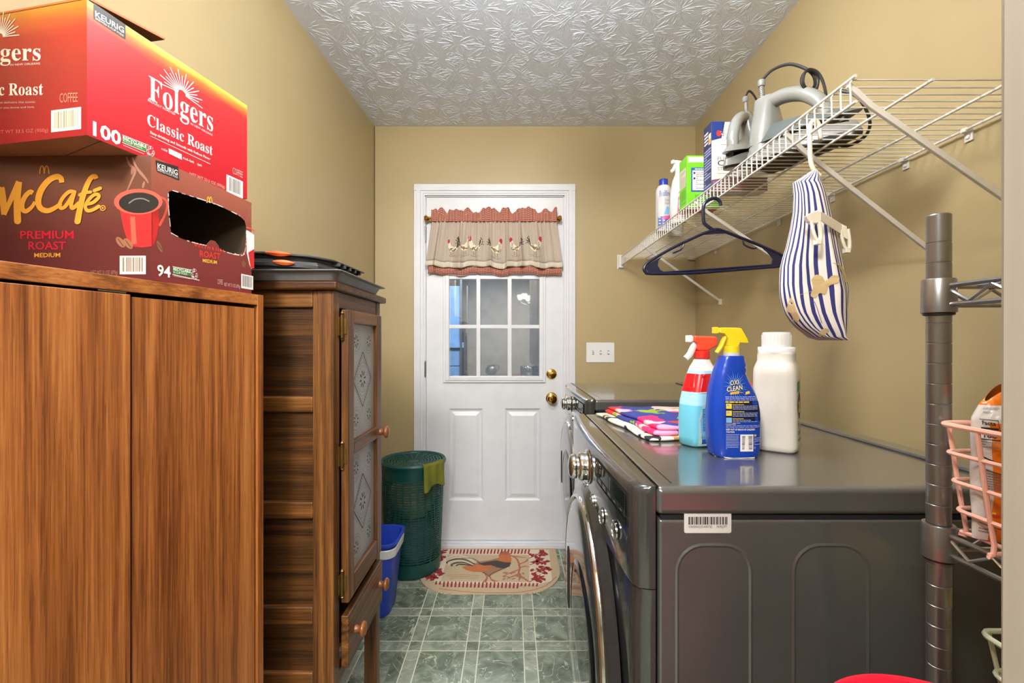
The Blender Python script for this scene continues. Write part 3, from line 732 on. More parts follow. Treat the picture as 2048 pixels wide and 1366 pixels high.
m.build('lining', M_cardin, lb, smooth=0, fix=False)
pr = Print(PR.pt)
A = PR.at
I_torn = ink('torn white paper edge', (226, 220, 210), .9)
rng = random.Random(3)
def torn(pts, m_, n=26):
    q = smoothpath([A(*p) for p in pts], 8)
    for i in range(len(q)-1):
        if rng.random() < .62: pr.stroke([(q[i].x, q[i].y), (q[i+1].x, q[i+1].y)], rng.uniform(.0007, .0020), m_, 1, 0)
torn([(345, 381), (400, 398), (440, 412), (480, 432)], I_torn); torn([(342, 466), (365, 478), (390, 486), (412, 491)], I_torn); torn([(336, 388), (337, 420), (341, 460)], I_torn)
torn([(440, 500), (470, 509), (488, 506), (492, 480), (492, 460)], I_torn); torn([(468, 506), (480, 512), (490, 507)], I_torn)
def arches(px, py, w, h, m_, q=None):
    q = q or A
    for dxx in (0, w/2): pr.stroke([q(px+dxx, py+h), q(px+dxx+w*.08, py+h*.3), q(px+dxx+w*.25, py), q(px+dxx+w*.42, py+h*.3), q(px+dxx+w*.5, py+h)], LR*.008, m_, 1, 5)
def ptext(body, pa, pb, hpx, m_, q, layer=1, **kw):        # text whose baseline runs from photo pixel pa to pb, hpx tall at pa
    a, b = q(*pa), q(*pb); t = q(pa[0], pa[1]-hpx); w = math.dist(a, b); d = ((b[0]-a[0])/w, (b[1]-a[1])/w)
    pr.text(body, a[0], a[1], w, abs(t[1]-a[1]), m_, layer, du=d, dv=(0, 1), **kw)
I_badge = ink('badge black', (40, 38, 36), .4); I_redl = ink('bright red ink', (222, 52, 44)); I_yel2 = ink('amber ink', (238, 186, 60))
pr.poly(PR.pts([(310.5, 320), (356, 333), (358.5, 361), (313.5, 343)]), I_badge, 0)
ptext('KEURIG', (314.5, 337), (355, 351), 11.5, I_white, A, 1, bold=.016); ptext('BREWED K-CUP PODS', (315, 341.5), (355, 357), 4.2, I_white, A, 1)
arches(413.5, 394, 10, 11, I_yel2)
ptext('ROAST', (399, 513), (440, 519), 13.5, I_redl, A, 1, bold=.02); ptext('MEDIUM', (405, 524), (433.5, 528), 7, I_yel2, A, 1, bold=.016)
# the row of letters cut by the torn window: only their lower halves are left
for i, (a, b) in enumerate(((389, 393), (396, 400), (403, 411), (414.5, 420), (424, 427), (431, 437), (440, 447))):
    pr.rect(*A(a, 490+i*1.9+2), *A(a+1.9, 484+i*1.9+2), I_redl, 1); pr.rect(*A(b-1.9, 491+i*1.9+2), *A(b, 486+i*1.9+2), I_redl, 1)
ptext('94', (314, 551), (341, 555), 24, I_white, A, 1, bold=.02)
pr.poly(PR.pts([(345, 534), (382, 541), (382, 552), (345, 547)]), I_green, 0)
ptext('RECYCLABLE', (346.5, 540.5), (381, 546), 6.3, I_white, A, 1, bold=.02); ptext('K-CUP PODS', (347, 546.5), (374, 550.5), 4.5, I_white, A, 1)
ptext('\u267b', (381.5, 554.5), (395, 556.5), 18, I_white, A, 1)
pr.stroke([A(345, 533), A(383, 540)], .0008, I_white, 1, 0); pr.stroke([A(345, 549), A(398, 560.5)], .0012, I_white, 1, 0); pr.stroke([A(347, 552), A(380, 558)], .0008, I_pale, 1, 0)
ptext('COFFEE', (434.5, 568), (445, 569), 10, I_pale, A, 1); ptext('NET WT 31 OZ (879g)', (448, 572), (480, 576.5), 7, I_pale, A, 1)
a, b = A(482, 576), A(506, 546.5); pr.barcode(a[0], a[1], b[0], A(482, 546.5)[1]-.001, I_white, I_grey, True, 1)
# cup handle and second cup wrapping round the corners
I_cup = ink('cup red', (196, 34, 36)); I_cupl = ink('cup light red', (224, 84, 66)); I_cupw = ink('cup pale', (232, 228, 226)); I_bean = ink('bean brown', (140, 92, 64)); I_beand = ink('bean dark', (58, 30, 24)); I_steam = ink('steam print', (150, 104, 84)); I_coffee = ink('coffee print', (34, 30, 28))
pr.poly(PR.pts([(304, 386), (310, 397), (316, 420), (318, 440), (314, 470), (308, 488), (304, 492)]), I_cup, 0)
pr.stroke(PR.pts([(315, 398), (324, 396), (332, 402), (334, 414), (328, 432), (319, 450)]), .0045, I_cupl, 1)
pr.ell(*A(318.5, 493), .0038, .010, I_bean, 1, a=.5); pr.stroke(PR.pts([(314, 487), (319, 493), (323, 499)]), .0010, I_beand, 2)
pr.poly(PR.pts([(493, 460), (500, 464), (508, 470), (508, 534), (502, 538), (498, 528), (493, 505)]), I_cupw, 0); pr.poly(PR.pts([(496, 505), (508, 498), (508, 537), (501, 536)]), I_cup, 1)
pr.stroke(PR.pts([(493, 455), (500, 457), (508, 462)]), .003, I_cupl, 1)
pr.ell(*A(487, 528), .005, .007, I_bean, 1, a=.6); pr.stroke(PR.pts([(484, 523), (487, 528), (490, 533)]), .0010, I_beand, 2)
pr.stroke(PR.pts([(492, 406), (497, 425), (493, 445)]), .0016, I_steam, 0); pr.stroke(PR.pts([(503, 408), (498, 425), (503, 448)]), .0016, I_steam, 0)
pr.build('side_print', lb)
# left (short) face of the lower box
PL = Plane(V(n0, z0), -lft, (0, 0, 1)); A = PL.at; pr = Print(PL.pt)
K = lambda x, y: A(x/5.253, 300+y/5.253)
W = .0105
pr.stroke([K(-50, 660), K(-16, 520), K(20, 392)], (W*.8, W, W*.9), I_gold, 0); pr.stroke([K(20, 392), K(34, 520), K(46, 680)], (W*.9, W*1.1, W*.9), I_gold, 1)
pr.stroke([K(46, 680), K(110, 540), K(205, 335)], (W*.7, W*.8, W), I_gold, 2); pr.stroke([K(205, 335), K(185, 540), K(190, 750)], (W, W*1.1, W*1.15), I_gold, 3)
pr.ell(*K(190, 748), W*.57, W*.5, I_gold, 3)
pr.stroke([K(352, 455), K(320, 442), K(270, 490), K(238, 560), K(240, 620), K(280, 645), K(340, 600), K(372, 545)], (W*.7, W*.85, W*.5), I_gold, 4)
pr.stroke([K(655, 345), K(645, 300), K(600, 283), K(520, 320), K(440, 420), K(408, 530), K(430, 610), K(500, 640), K(580, 612), K(650, 560)], (W*.8, W*1.05, W*.6), I_gold, 5)
pr.stroke([K(790, 445), K(735, 440), K(670, 500), K(632, 575), K(650, 612), K(700, 585), K(790, 445)], W*.6, I_gold, 6); pr.stroke([K(790, 445), K(765, 530), K(755, 590), K(775, 612), K(835, 560)], W*.62, I_gold, 7)
pr.stroke([K(1020, 305), K(1005, 280), K(960, 300), K(910, 400), K(860, 560), K(822, 755)], (W*.7, W*.8, W), I_gold, 8); pr.ell(*K(822, 752), W*.5, W*.45, I_gold, 8)
pr.stroke([K(845, 475), K(900, 452), K(960, 445)], W*.5, I_gold, 9)
pr.stroke([K(915, 570), K(985, 555), K(1045, 500), K(1035, 470), K(990, 478), K(930, 540), K(905, 600), K(930, 640), K(985, 630), K(1045, 595)], W*.55, I_gold, 9); pr.stroke([K(1000, 430), K(1062, 405)], W*.55, I_gold, 9)
pr.ell(*K(1088, 612), .0048, .0048, I_gold, 8, 20); pr.ell(*K(1088, 612), .0034, .0034, M_mcl, 9, 20); pr.ell(*K(1088, 612), .0016, .0016, I_gold, 10, 12)
arches(80, 332, 18.5, 15, ink('arch ink', (206, 132, 44)))
I_pr = ink('roast red ink', (188, 22, 46))
ptext('PREMIUM', (41, 477.5), (148, 477), 16, I_pr, A, 1, bold=.014); ptext('ROAST', (57.5, 499), (132, 499), 16.5, I_pr, A, 1, bold=.014); ptext('MEDIUM', (69, 514.5), (121, 514), 8.5, I_gold, A, 1, bold=.016)
pr.poly([K(1245, 520), K(1275, 460), K(1380, 425), K(1480, 425), (A(303, 386)[0], K(0, 448)[1]), (A(304, 492)[0], K(0, 1018)[1]), K(1500, 1025), K(1360, 1010), K(1300, 820)], I_cup, 1)
pr.ell(*K(1455, 545), .0405, .0212, I_cupl, 2); 
pr.ell(*K(1462, 556), .0335, .0172, I_coffee, 3); pr.stroke([K(1360, 560), K(1420, 520), K(1500, 512), K(1570, 540)], .002, I_grey, 4)
pr.poly([K(1370, 700), K(1420, 700), K(1440, 990), K(1385, 990)], I_cupl, 2)
for a in ([(1330, 70), (1360, 150), (1420, 220), (1380, 330), (1335, 430)], [(1390, 75), (1440, 190), (1530, 300), (1560, 350)], [(1395, 170), (1385, 260)], [(1500, 400), (1520, 330)]): pr.stroke([K(*p) for p in a], (.0022, .0048, .0016), I_steam, 0)
for a, b in ((1270, 970), (1350, 985)):
    pr.ell(*K(a, b), .0055, .0105, I_bean, 3, a=.7); pr.stroke([K(a-25, b-35), K(a, b), K(a+28, b+38)], .0010, I_beand, 4)
a, b = K(1262, 1306), K(1535, 1112); pr.barcode(a[0], a[1], b[0], b[1], I_cream, I_brown, True, 3)
ptext('NET WT 31 OZ (879g)', (182, 549), (236, 549), 8, I_steam, A, 1)
pr.build('front_print', lb)

# upper box, red, turned a little
h0, h1 = Vector((-.6316, .676, 0)), Vector((-.5710, .981, 0)); hl = Vector((-.2445, .0479, 0)); z2 = z1+.0008; FH = .2015
ub = thing('coffee_box', 'red and orange coffee pod box stacked on the dark brown box', 'box', tuple((h0+h1+hl)/2+Vector((0, 0, z2))))
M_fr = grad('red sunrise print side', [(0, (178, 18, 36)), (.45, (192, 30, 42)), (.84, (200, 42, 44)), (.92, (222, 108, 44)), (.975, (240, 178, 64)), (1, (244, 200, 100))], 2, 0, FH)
M_fl = grad('shaded sunrise print front', [(0, (150, 24, 30)), (.5, (150, 44, 36)), (.78, (164, 50, 36)), (.89, (182, 84, 38)), (.96, (188, 116, 36)), (1, (190, 126, 42))], 2, 0, FH)  # front print darker than the side: shade on this face put into the colour
m = MB(); m.use(0); m.poly([V(h0+hl, z2), V(h0, z2), V(h0, z2+FH), V(h0+hl, z2+FH)]); m.use(1); m.poly([V(h0, z2), V(h1, z2), V(h1, z2+FH), V(h0, z2+FH)])
m.use(2); m.poly([V(h0+hl, z2), V(h1+hl, z2), V(h1, z2), V(h0, z2)]); m.poly([V(h1, z2), V(h1+hl, z2), V(h1+hl, z2+FH), V(h1, z2+FH)]); m.poly([V(h0+hl, z2), V(h0+hl, z2+FH), V(h1+hl, z2+FH), V(h1+hl, z2)])
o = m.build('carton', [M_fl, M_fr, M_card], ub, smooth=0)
m = MB(); e0, e1, el = h0+Vector((-.003, .003, 0)), h1+Vector((-.004, -.003, 0)), hl*.975
for q in ((e0, e1), (e1, e1+el), (e1+el, e0+el), (e0+el, e0)): m.poly([V(q[0], z2+.002), V(q[1], z2+.002), V(q[1], z2+FH), V(q[0], z2+FH)])
m.poly([V(e0, z2+.002), V(e1, z2+.002), V(e1+el, z2+.002), V(e0+el, z2+.002)]); m.build('lining', M_cardin, ub, smooth=0, fix=False)
m = MB(); zt = z2+FH
f0, f1, f2, f3 = Vector((*h0.xy, zt+.001)), Vector((*(h0+hl).xy, zt+.001)), Vector((-.862, .852, zt+.026)), Vector((-.6145, .806, zt+.026))
m.hexa([f0, f3, f2, f1]+[p+Vector((0, 0, .003)) for p in (f0, f3, f2, f1)])
o = m.build('top_flap', ink('orange flap board', (196, 104, 44), .6), ub, smooth=0); lab(o, 'orange-brown open flap')
PF = Plane(V(h0, z2), h1-h0, (0, 0, 1)); A = PF.at; pr = Print(PF.pt)
C = lambda x, y: A(x/3.937, y/3.937)
pr.poly([C(735, 22), C(987, 195), C(988, 312), C(737, 148)], I_badge, 0)
ptext('KEURIG', (748/3.937, 128/3.937), (975/3.937, 262/3.937), 12, I_white, A, 1, bold=.016); ptext('BREWED K-CUP PODS', (750/3.937, 150/3.937), (972/3.937, 290/3.937), 4, I_white, A, 1)
ptext('Folgers', (1170/3.937, 778/3.937), (1676/3.937, 1040/3.937), 47, I_white, A, 1, serif=True)
# sunburst over the name
sc = C(1432, 735)
for k in range(19):
    a = math.radians(-8+k*196/18); L = (.043 if k % 2 == 0 else .034)
    pr.stroke([(sc[0]+.008*math.cos(a), sc[1]+.006*math.sin(a)), (sc[0]+L*math.cos(a), sc[1]+L*.92*math.sin(a))], .0016, I_white, 2, 0)
ptext('PROUDLY ROASTED', (1163/3.937, 797/3.937), (1378/3.937, 908/3.937), 4.5, I_white, A, 1); ptext('IN NEW ORLEANS', (1500/3.937, 980/3.937), (1672/3.937, 1072/3.937), 4, I_white, A, 1)
ptext('Classic Roast', (1158/3.937, 983/3.937), (1672/3.937, 1225/3.937), 24, I_white, A, 1, serif=True)
ptext('Easy-drinking and Smooth with Robust Flavor', (1182/3.937, 1050/3.937), (1655/3.937, 1262/3.937), 5.4, I_white, A, 1, bold=.01)
pr.stroke([C(1185, 1072), C(1655, 1292)], .0008, I_white, 1, 0)
ptext('mild', (1270/3.937, 1178/3.937), (1315/3.937, 1198/3.937), 4.5, I_white, A, 1); ptext('med-dark', (1440/3.937, 1250/3.937), (1527/3.937, 1288/3.937), 5, I_white, A, 1); ptext('dark', (1552/3.937, 1300/3.937), (1588/3.937, 1315/3.937), 5, I_white, A, 1)
pr.poly([C(1326, 1168), C(1428, 1215), C(1430, 1258), C(1328, 1208)], I_white, 1); ptext('medium', (1338/3.937, 1200/3.937), (1418/3.937, 1240/3.937), 5, ink('pale red ink', (226, 150, 150)), A, 2)
ptext('100', (730/3.937, 1060/3.937), (952/3.937, 1145/3.937), 30, I_white, A, 1, bold=.03)
pr.poly([C(962, 1068), C(1160, 1148), C(1150, 1195), C(962, 1118)], I_green, 0)
ptext('RECYCLABLE', (966/3.937, 1093/3.937), (1152/3.937, 1168/3.937), 6.5, I_white, A, 1, bold=.02); ptext('K-CUP PODS', (968/3.937, 1112/3.937), (1118/3.937, 1174/3.937), 5, I_cream, A, 1)
pr.stroke([C(962, 1062), C(1165, 1143)], .0008, I_white, 1, 0); pr.stroke([C(962, 1122), C(1140, 1195)], .0008, I_white, 1, 0); pr.stroke([C(968, 1142), C(1130, 1212)], .0012, I_pale, 1, 0)
ptext('\u267b', (1150/3.937, 1213/3.937), (1216/3.937, 1228/3.937), 18, I_white, A, 2)
ptext('COFFEE', (465, 347), (485, 356), 13, I_pale, A, 1)
ptext('NET WT 33.5 OZ (950g)', (379, 350), (449, 377), 6, I_pale, A, 1)
a, b = A(452.5, 384), A(485.5, 364); pr.barcode(a[0], a[1], b[0], A(452.5, 348.5)[1], I_white, I_grey, True, 1)
pr.build('side_print', ub)
PG = Plane(V(h0, z2), -hl, (0, 0, 1)); A = PG.at; pr = Print(PG.pt)
K = lambda x, y: A(x/3.937, y/3.937)
r_, l_ = K(322, 475), K(-10, 487)
ptext('Folgers', (-62, 122), (82, 121), 33, I_cream, A, 1, serif=True)
sc = K(5, 292)
for k in range(19):
    a = math.radians(-3+k*186/18); L = (.038 if k % 2 == 0 else .030)
    pr.stroke([(sc[0]+.006*math.cos(a), sc[1]+.006*math.sin(a)), (sc[0]+L*math.cos(a), sc[1]+L*math.sin(a))], .0016, I_cream, 2, 0)
ptext('Classic Roast', (-72, 192), (87, 190), 24, I_cream, A, 1, serif=True); ptext('IN NEW ORLEANS', (21, 132), (81, 129), 4, I_cream, A, 1)
ptext('COFFEE', (120, 205.5), (156, 204), 19, ink('coral ink', (210, 130, 106)), A, 1)
ptext('medium roast delivers the iconic', (-40, 208), (71, 206), 4, I_pale, A, 1); ptext('flavor you know and love.', (-12, 218), (70, 216), 4, I_pale, A, 1)
ptext('NET WT 33.5 OZ (950g)', (-10, 268), (97, 264), 7, ink('dull red ink', (206, 110, 100)), A, 1)
a, b = A(103, 265), A(163, 214); pr.barcode(a[0], a[1], b[0], b[1], I_cream, ink('khaki bars', (140, 124, 96)), True, 1)
pr.build('front_print', ub)
PB = Plane((h0.x, h0.y, z2), h1-h0, hl); pr = Print(lambda u, v, h: Vector((*(h0+(h1-h0).normalized()*u+hl.normalized()*v).xy, z2-h)), eps=.0002)
pr.stroke([(.02, .0), (.09, .245)], .0012, I_black, 0, 0)
pr.build('bottom_print', ub)

# ------------------------------------------------------------------ pie safe (dark oak cupboard with tin panels)
SX, SY0, SY1 = -.440, 1.1215, 1.517            # front plane, near side, far side
SXB = wl(1.12)+.018; ST = 1.344
ps = thing('pie_safe', 'dark oak cupboard with punched tin door panels and two-knob drawer, under the grey tray', 'cupboard', ((SX+SXB)/2, (SY0+SY1)/2, 0))
def sz(py, y=SY0): return Z(py, y)
m = MB()                                        # corner posts run to the floor as legs
LEG = .040
lg = []
for (xa, ya) in ((SX-LEG, SY0), (SX-LEG, SY1-LEG), (SXB, SY0), (SXB, SY1-LEG)):
    m = MB(); m.box(xa, ya, 0, xa+LEG, ya+LEG, ST); m.build('leg', M_oakz, ps, bevel=.0025)
M_st = M_oakx
m = MB()
for a, b in ((578, 615), (793.5, 826), (1005, 1040), (1216, 1252), (1348, 1372)):
    m = MB(); m.box(SXB+LEG+.0201, SY0+.003, sz(b), SX-LEG-.0121, SY0+.022, sz(a)); m.build('side_rail', M_oakx, ps, bevel=.005, seg=3)
for a, b in ((SX-LEG-.012, SX-LEG), (SXB+LEG, SXB+LEG+.02)): m = MB(); m.box(a, SY0+.003, sz(1372), b, SY0+.0215, ST-.002); m.build('side_stile', M_oakz, ps, bevel=.001)
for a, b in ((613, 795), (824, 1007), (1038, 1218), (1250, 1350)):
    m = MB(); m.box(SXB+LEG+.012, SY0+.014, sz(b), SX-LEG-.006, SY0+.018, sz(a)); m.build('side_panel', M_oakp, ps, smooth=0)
m = MB(); m.box(SXB+.006, SY1-.02, sz(1372), SX-.006, SY1-.006, ST); m.box(SXB, SY0+.03, sz(1372), SXB+.008, SY1-.01, ST); m.box(SXB+.01, SY0+.03, .40, SX-.02, SY1-.01, .41)
m.build('carcass', M_oakz, ps, smooth=0)
m = MB(); m.box(SX-.020, SY0+LEG, 1.302, SX-.002, SY1-LEG, ST); m.build('top_rail', M_oaky, ps, bevel=.002)
m = MB(); m.prism([(0, .0), (0, .036), (.0, .036)]+[(SY1-SY0-2*LEG, .036), (SY1-SY0-2*LEG, 0)]+[((SY1-SY0-2*LEG)*(1-t), .018*math.sin(PI*t)) for t in (.1, .25, .4, .5, .6, .75, .9)], (SX-.018, SY0+LEG, .338), (0, 1, 0), (0, 0, 1), (.015, 0, 0)); m.build('apron', M_oaky, ps, smooth=0)
m = MB(); m.box(SXB-.004, SY0-.020, ST, SX+.016, SY1+.02, ST+.0205); m.build('cupboard_top', M_oakx, ps, bevel=.006, seg=3)
# door
DXF, DY0, DY1, DT, DB = -.419, 1.167, 1.462, 1.2995, .545
dr = bpy.data.objects.new('door', None); COL.objects.link(dr); dr.parent = ps; dr.location = Vector((SX, DY0, DB))-wloc(ps); WL[dr.name] = Vector((SX, DY0, DB))
for a, b in ((DY0, DY0+.043), (DY1-.046, DY1)): m = MB(); m.box(SX+.0008, a, DB, DXF, b, DT); m.build('stile', M_oakz, dr, bevel=.003)
m = MB()
for a, b in ((1.2646, DT), (.915, .952), (DB, .600)): m = MB(); m.box(SX+.0008, DY0+.0432, a, DXF-.0006, DY1-.0462, b); m.build('rail', M_oaky, dr, bevel=.003)
ty0, ty1 = DY0+.040, DY1-.043
def tin(za, zb_):
    m = MB(); m.box(SX+.004, ty0, za-.004, SX+.009, ty1, zb_+.004); t = m.build('tin_panel', M_tin, dr, smooth=0); lab(t, 'punched tin panel')
    pl = Plane((SX+.009, ty0, za-.004), (0, 1, 0), (0, 0, 1)); pl.n = Vector((1, 0, 0)); pr = Print(pl.pt, eps=.0002)
    w, h = ty1-ty0, zb_-za+.008; cx, cy = w/2, h/2
    def flower(u, v, r):
        for k in range(8):
            a = k*PI/4+.2; pr.ell(u+r*.62*math.cos(a), v+r*.62*math.sin(a), r*.27, r*.10, M_hole, 1, 10, a)
        for k in range(26): a = k*2*PI/26; pr.ell(u+r*1.25*math.cos(a), v+r*1.25*math.sin(a), .0014, .0014, M_hole, 0, 6)
        for k in range(34): a = k*2*PI/34; pr.ell(u+r*1.6*math.cos(a), v+r*1.6*math.sin(a), .0012, .0012, M_hole, 0, 6)
    for u, v in ((.24, .16), (.76, .16), (.24, .84), (.76, .84), (.5, .5)): flower(w*u, h*v, w*.105 if v != .5 else w*.14)
    dmd = [(cx, h*.745), (w*.86, cy), (cx, h*.255), (w*.14, cy)]
    for i in range(4):
        a, b = dmd[i], dmd[(i+1) % 4]; ang = math.atan2(b[1]-a[1], b[0]-a[0])
        for k in range(11):
            t_ = (k+.5)/11; pr.ell(a[0]+(b[0]-a[0])*t_, a[1]+(b[1]-a[1])*t_, .0052, .0020, M_hole, 1, 10, ang)
        for s_ in (.84, 1.16):
            for k in range(20):
                t_ = (k+.5)/20; pr.ell(cx+(a[0]+(b[0]-a[0])*t_-cx)*s_, cy+(a[1]+(b[1]-a[1])*t_-cy)*s_, .0011, .0011, M_hole, 0, 6)
    pr.build('punched_pattern', dr)
tin(.952, 1.2646); tin(.600, .915)
def knob(px_y, z, par, nm='knob', x0=DXF):
    m = MB(); m.lathe([(.011, x0-.0005), (.010, x0+.004), (.0085, x0+.010), (.012, x0+.015), (.0185, x0+.018), (.0195, x0+.022), (.016, x0+.027), (.0005, x0+.0295)], (0, px_y, z), 'x', 24, True, True)
    return m.build(nm, M_knob, par, smooth=50)
knob(1.444, .930, dr)
for z in (1.256, .925, .598):
    m = MB(); hy, hx = DY0-.006, SX+.0005
    m.box(SX+.0005, hy-.012, z-.024, SX+.003, hy, z+.024); m.box(SX+.0005, DY0-.003, z-.020, DXF-.004, DY0-.0005, z+.020); m.lathe([(.0042, z-.030), (.0042, z+.030)], (SX+.006, DY0-.0052, 0), 'z', 10)
    m.lathe([(.001, z+.030), (.0052, z+.033), (.001, z+.038)], (SX+.006, DY0-.0052, 0), 'z', 8); m.lathe([(.001, z-.038), (.0052, z-.033), (.001, z-.030)], (SX+.006, DY0-.0052, 0), 'z', 8)
    m.build('hinge', M_oldbrass, ps, smooth=30)
m = MB(); m.box(SX+.0008, 1.166, .378, DXF, 1.474, .513); d = m.build('drawer', M_oaky, ps, bevel=.004)
knob(1.218, .448, d); knob(1.440, .449, d)
# ------------------------------------------------------------------ grey tray and tote lids on the pie safe
TZ = ST+.0212
M_tray = mat('slate grey plastic tray', (112, 110, 109), .32)
tr = thing('boot_tray', 'slate grey shallow plastic tray with a flared rim on top of the oak cupboard', 'tray', (-.62, 1.3, TZ))
m = MB(); x0, x1, y0, y1 = SXB+.02, -.430, 1.105, 1.452
def rl(x0, y0, x1, y1, r, z): return [(p[0], p[1], z) for p in rrect(x0, y0, x1, y1, r, 4)]
m.loft([rl(x0, y0, x1, y1, .02, TZ), rl(x0-.008, y0-.012, x1+.010, y1+.010, .02, TZ+.019), rl(x0-.012, y0-.024, x1+.022, y1+.02, .012, TZ+.0215), rl(x0-.012, y0-.024, x1+.022, y1+.02, .012, TZ+.0240),
        rl(x0-.006, y0-.011, x1+.009, y1+.009, .02, TZ+.021), rl(x0+.003, y0+.003, x1-.003, y1-.003, .02, TZ+.003)], True, True)
m.build('tray', M_tray, tr)
M_lid = mat('black tote plastic', (44, 43, 43), .38); M_or = mat('orange latch plastic', (226, 98, 40), .4)
LX = wl(1.1)+.016
def totelid(nm, lbl, z, h, pts, hand):
    t = thing(nm, lbl, 'lid', (sum(p[0] for p in pts)/len(pts), sum(p[1] for p in pts)/len(pts), z))
    cx_ = sum(p[0] for p in pts)/len(pts); cy_ = sum(p[1] for p in pts)/len(pts)
    def ring(k, zz): return [(cx_+(p[0]-cx_)*k, cy_+(p[1]-cy_)*k, zz) for p in pts]
    m = MB(); m.loft([ring(.90, z), ring(.915, z+h*.62), ring(1.0, z+h*.66), ring(1.0, z+h*.84), ring(.97, z+h*.86), ring(.955, z+h), ring(.86, z+h), ring(.84, z+h*.8)], True, True)
    m.build('shell', M_lid, t, bevel=.0015)
    for (a, b) in hand:
        a, b = Vector(a), Vector(b); d = (b-a).normalized(); nn = Vector((d.y, -d.x, 0))
        m = MB(); rings = []
        for k in range(9):
            s_ = k/8; w = .0065*math.sin(PI*min(max(s_, .04), .96))**.6; c = a+(b-a)*s_
            rings.append([c+nn*.004+Vector((0, 0, w)), c+nn*.008, c+nn*.004-Vector((0, 0, w)), c-nn*.004-Vector((0, 0, w*.8)), c-nn*.004+Vector((0, 0, w*.8))])
        m.loft(rings); o = m.build('latch_handle', M_or, t); lab(o, 'orange latch handle')
    return t
zl = TZ+.0035
P1 = [(-.600, 1.10), (-.494, 1.162), (-.466, 1.30), (-.470, 1.440), (LX+.02, 1.440), (LX+.01, 1.10)]
totelid('tote_lid', 'black tote lid with orange latches lying in the tray, the lower of two', zl, .050, P1, [((-.583, 1.107, zl+.042), (-.542, 1.131, zl+.042))])
P2 = [(-.612, 1.115), (-.520, 1.165), (-.478, 1.235), (-.468, 1.445), (LX+.02, 1.445), (LX+.01, 1.115)]
t2 = totelid('tote_lid', 'thin black tote lid with orange latches on top of the other lid', zl+.0507, .020, P2, [((-.605, 1.116, zl+.066), (-.556, 1.142, zl+.066))])
m = MB()
for k in range(5): y = 1.245+k*.042; m.box(-.500, y, zl+.054, -.470, y+.004, zl+.0632)
m.build('ribs', M_lid, t2, smooth=0)

# ------------------------------------------------------------------ green laundry hamper, cloth, blue bin
GXC, GYC = -.530, 2.446; GR0, GR1, GZ = .142, .165, .585
M_grn = mat('dark green plastic', (12, 74, 68), .38)
hp = thing('laundry_hamper', 'round dark green slatted plastic laundry hamper with a vented lid beside the door', 'laundry hamper', (GXC, GYC, .0))
def hr(z): return GR0+(GR1-GR0)*(z/GZ)
m = MB(); m.lathe([(.001, .0075), (GR0-.004, .0075), (GR0, .012), (hr(.075)+.001, .078), (hr(.075)-.003, .078), (GR0-.004, .014), (.001, .012)], (GXC, GYC, 0), 'z', 48, False, False)
m.lathe([(hr(.515)-.003, .508), (hr(.515)+.001, .508), (hr(.58)+.002, .575), (hr(.58)+.004, .580), (hr(.58)-.003, .580), (hr(.515)-.003, .508)], (GXC, GYC, 0), 'z', 48, False, False)
NR = 34
for k in range(NR):                     # slat rings, slightly slanted
    z = .082+(.508-.082)*(k+.5)/NR; r = hr(z); hh = .0030
    m.lathe([(r-.0022, z-hh), (r+.0004, z-hh), (r+.0004, z+hh), (r-.0022, z+hh), (r-.0022, z-hh)], (GXC, GYC, 0), 'z', 40, False, False)
for k in range(26):                     # upright ribs
    a = 2*PI*k/26; da = .019
    q = []
    for z in (.070, .515):
        r = hr(z)
        for rr, aa in ((r-.003, a-da), (r+.0012, a-da*.8), (r+.0012, a+da*.8), (r-.003, a+da)): q.append((GXC+rr*math.cos(aa), GYC+rr*math.sin(aa), z))
    m.hexa(q)
m.build('basket', M_grn, hp, smooth=30)
ld = MB(); LZ = .5815
ld.lathe([(.172, LZ-.012), (.175, LZ), (.168, LZ+.009), (.156, LZ+.004), (.154, LZ-.001), (.168, LZ+.003), (.171, LZ-.012)], (GXC, GYC, 0), 'z', 48, False, False)
for r in (.030, .050, .066, .082, .098, .114, .130, .144): ld.lathe([(r-.004, LZ-.001-.012*(1-r/.155)), (r+.004, LZ-.001-.012*(1-r/.155)), (r+.004, LZ+.002-.012*(1-r/.155)), (r-.004, LZ+.002-.012*(1-r/.155)), (r-.004, LZ-.001-.012*(1-r/.155))], (GXC, GYC, 0), 'z', 40, False, False)
for k in range(20):
    a = 2*PI*k/20; c_, s_ = math.cos(a), math.sin(a); p_ = Vector((-s_, c_, 0)); q = []
    for r in (.026, .157):
        b = Vector((GXC+r*c_, GYC+r*s_, LZ+.0005-.012*(1-r/.155))); w = .0028 if r < .1 else .0045
        q += [b-p_*w-Vector((0, 0, .002)), b+p_*w-Vector((0, 0, .002)), b+p_*w+Vector((0, 0, .002)), b-p_*w+Vector((0, 0, .002))]
    ld.hexa([q[i] for i in (0, 1, 5, 4, 3, 2, 6, 7)])
ld.lathe([(.001, LZ-.011), (.028, LZ-.011), (.028, LZ-.007), (.001, LZ-.007)], (GXC, GYC, 0), 'z', 24)
ld.build('lid', M_grn, hp, smooth=30)
def lump(name, lbl, c, rx, ry, z0, z1, m_, seed):
    rr = random.Random(seed); ph = [rr.uniform(0, 6.28) for _ in range(6)]; m = MB(); rings = []
    for j in range(13):
        t = j/12; rings.append([])
        for i in range(28):
            a = 2*PI*i/28; k = (math.sin(PI*min(.985, max(.06, t)))**.45)*(1+.05*math.sin(5*a+ph[0]+t*4)+.04*math.sin(9*a+ph[1]-t*6))
            rings[-1].append((c[0]+rx*k*math.cos(a), c[1]+ry*k*math.sin(a), z0+(z1-z0)*(t+.03*math.sin(4*a+ph[2])*math.sin(PI*t))))
    m.loft(rings); return tag(m.build(name, m_, None, loc=(c[0], c[1], z0)), lbl, 'clothing')
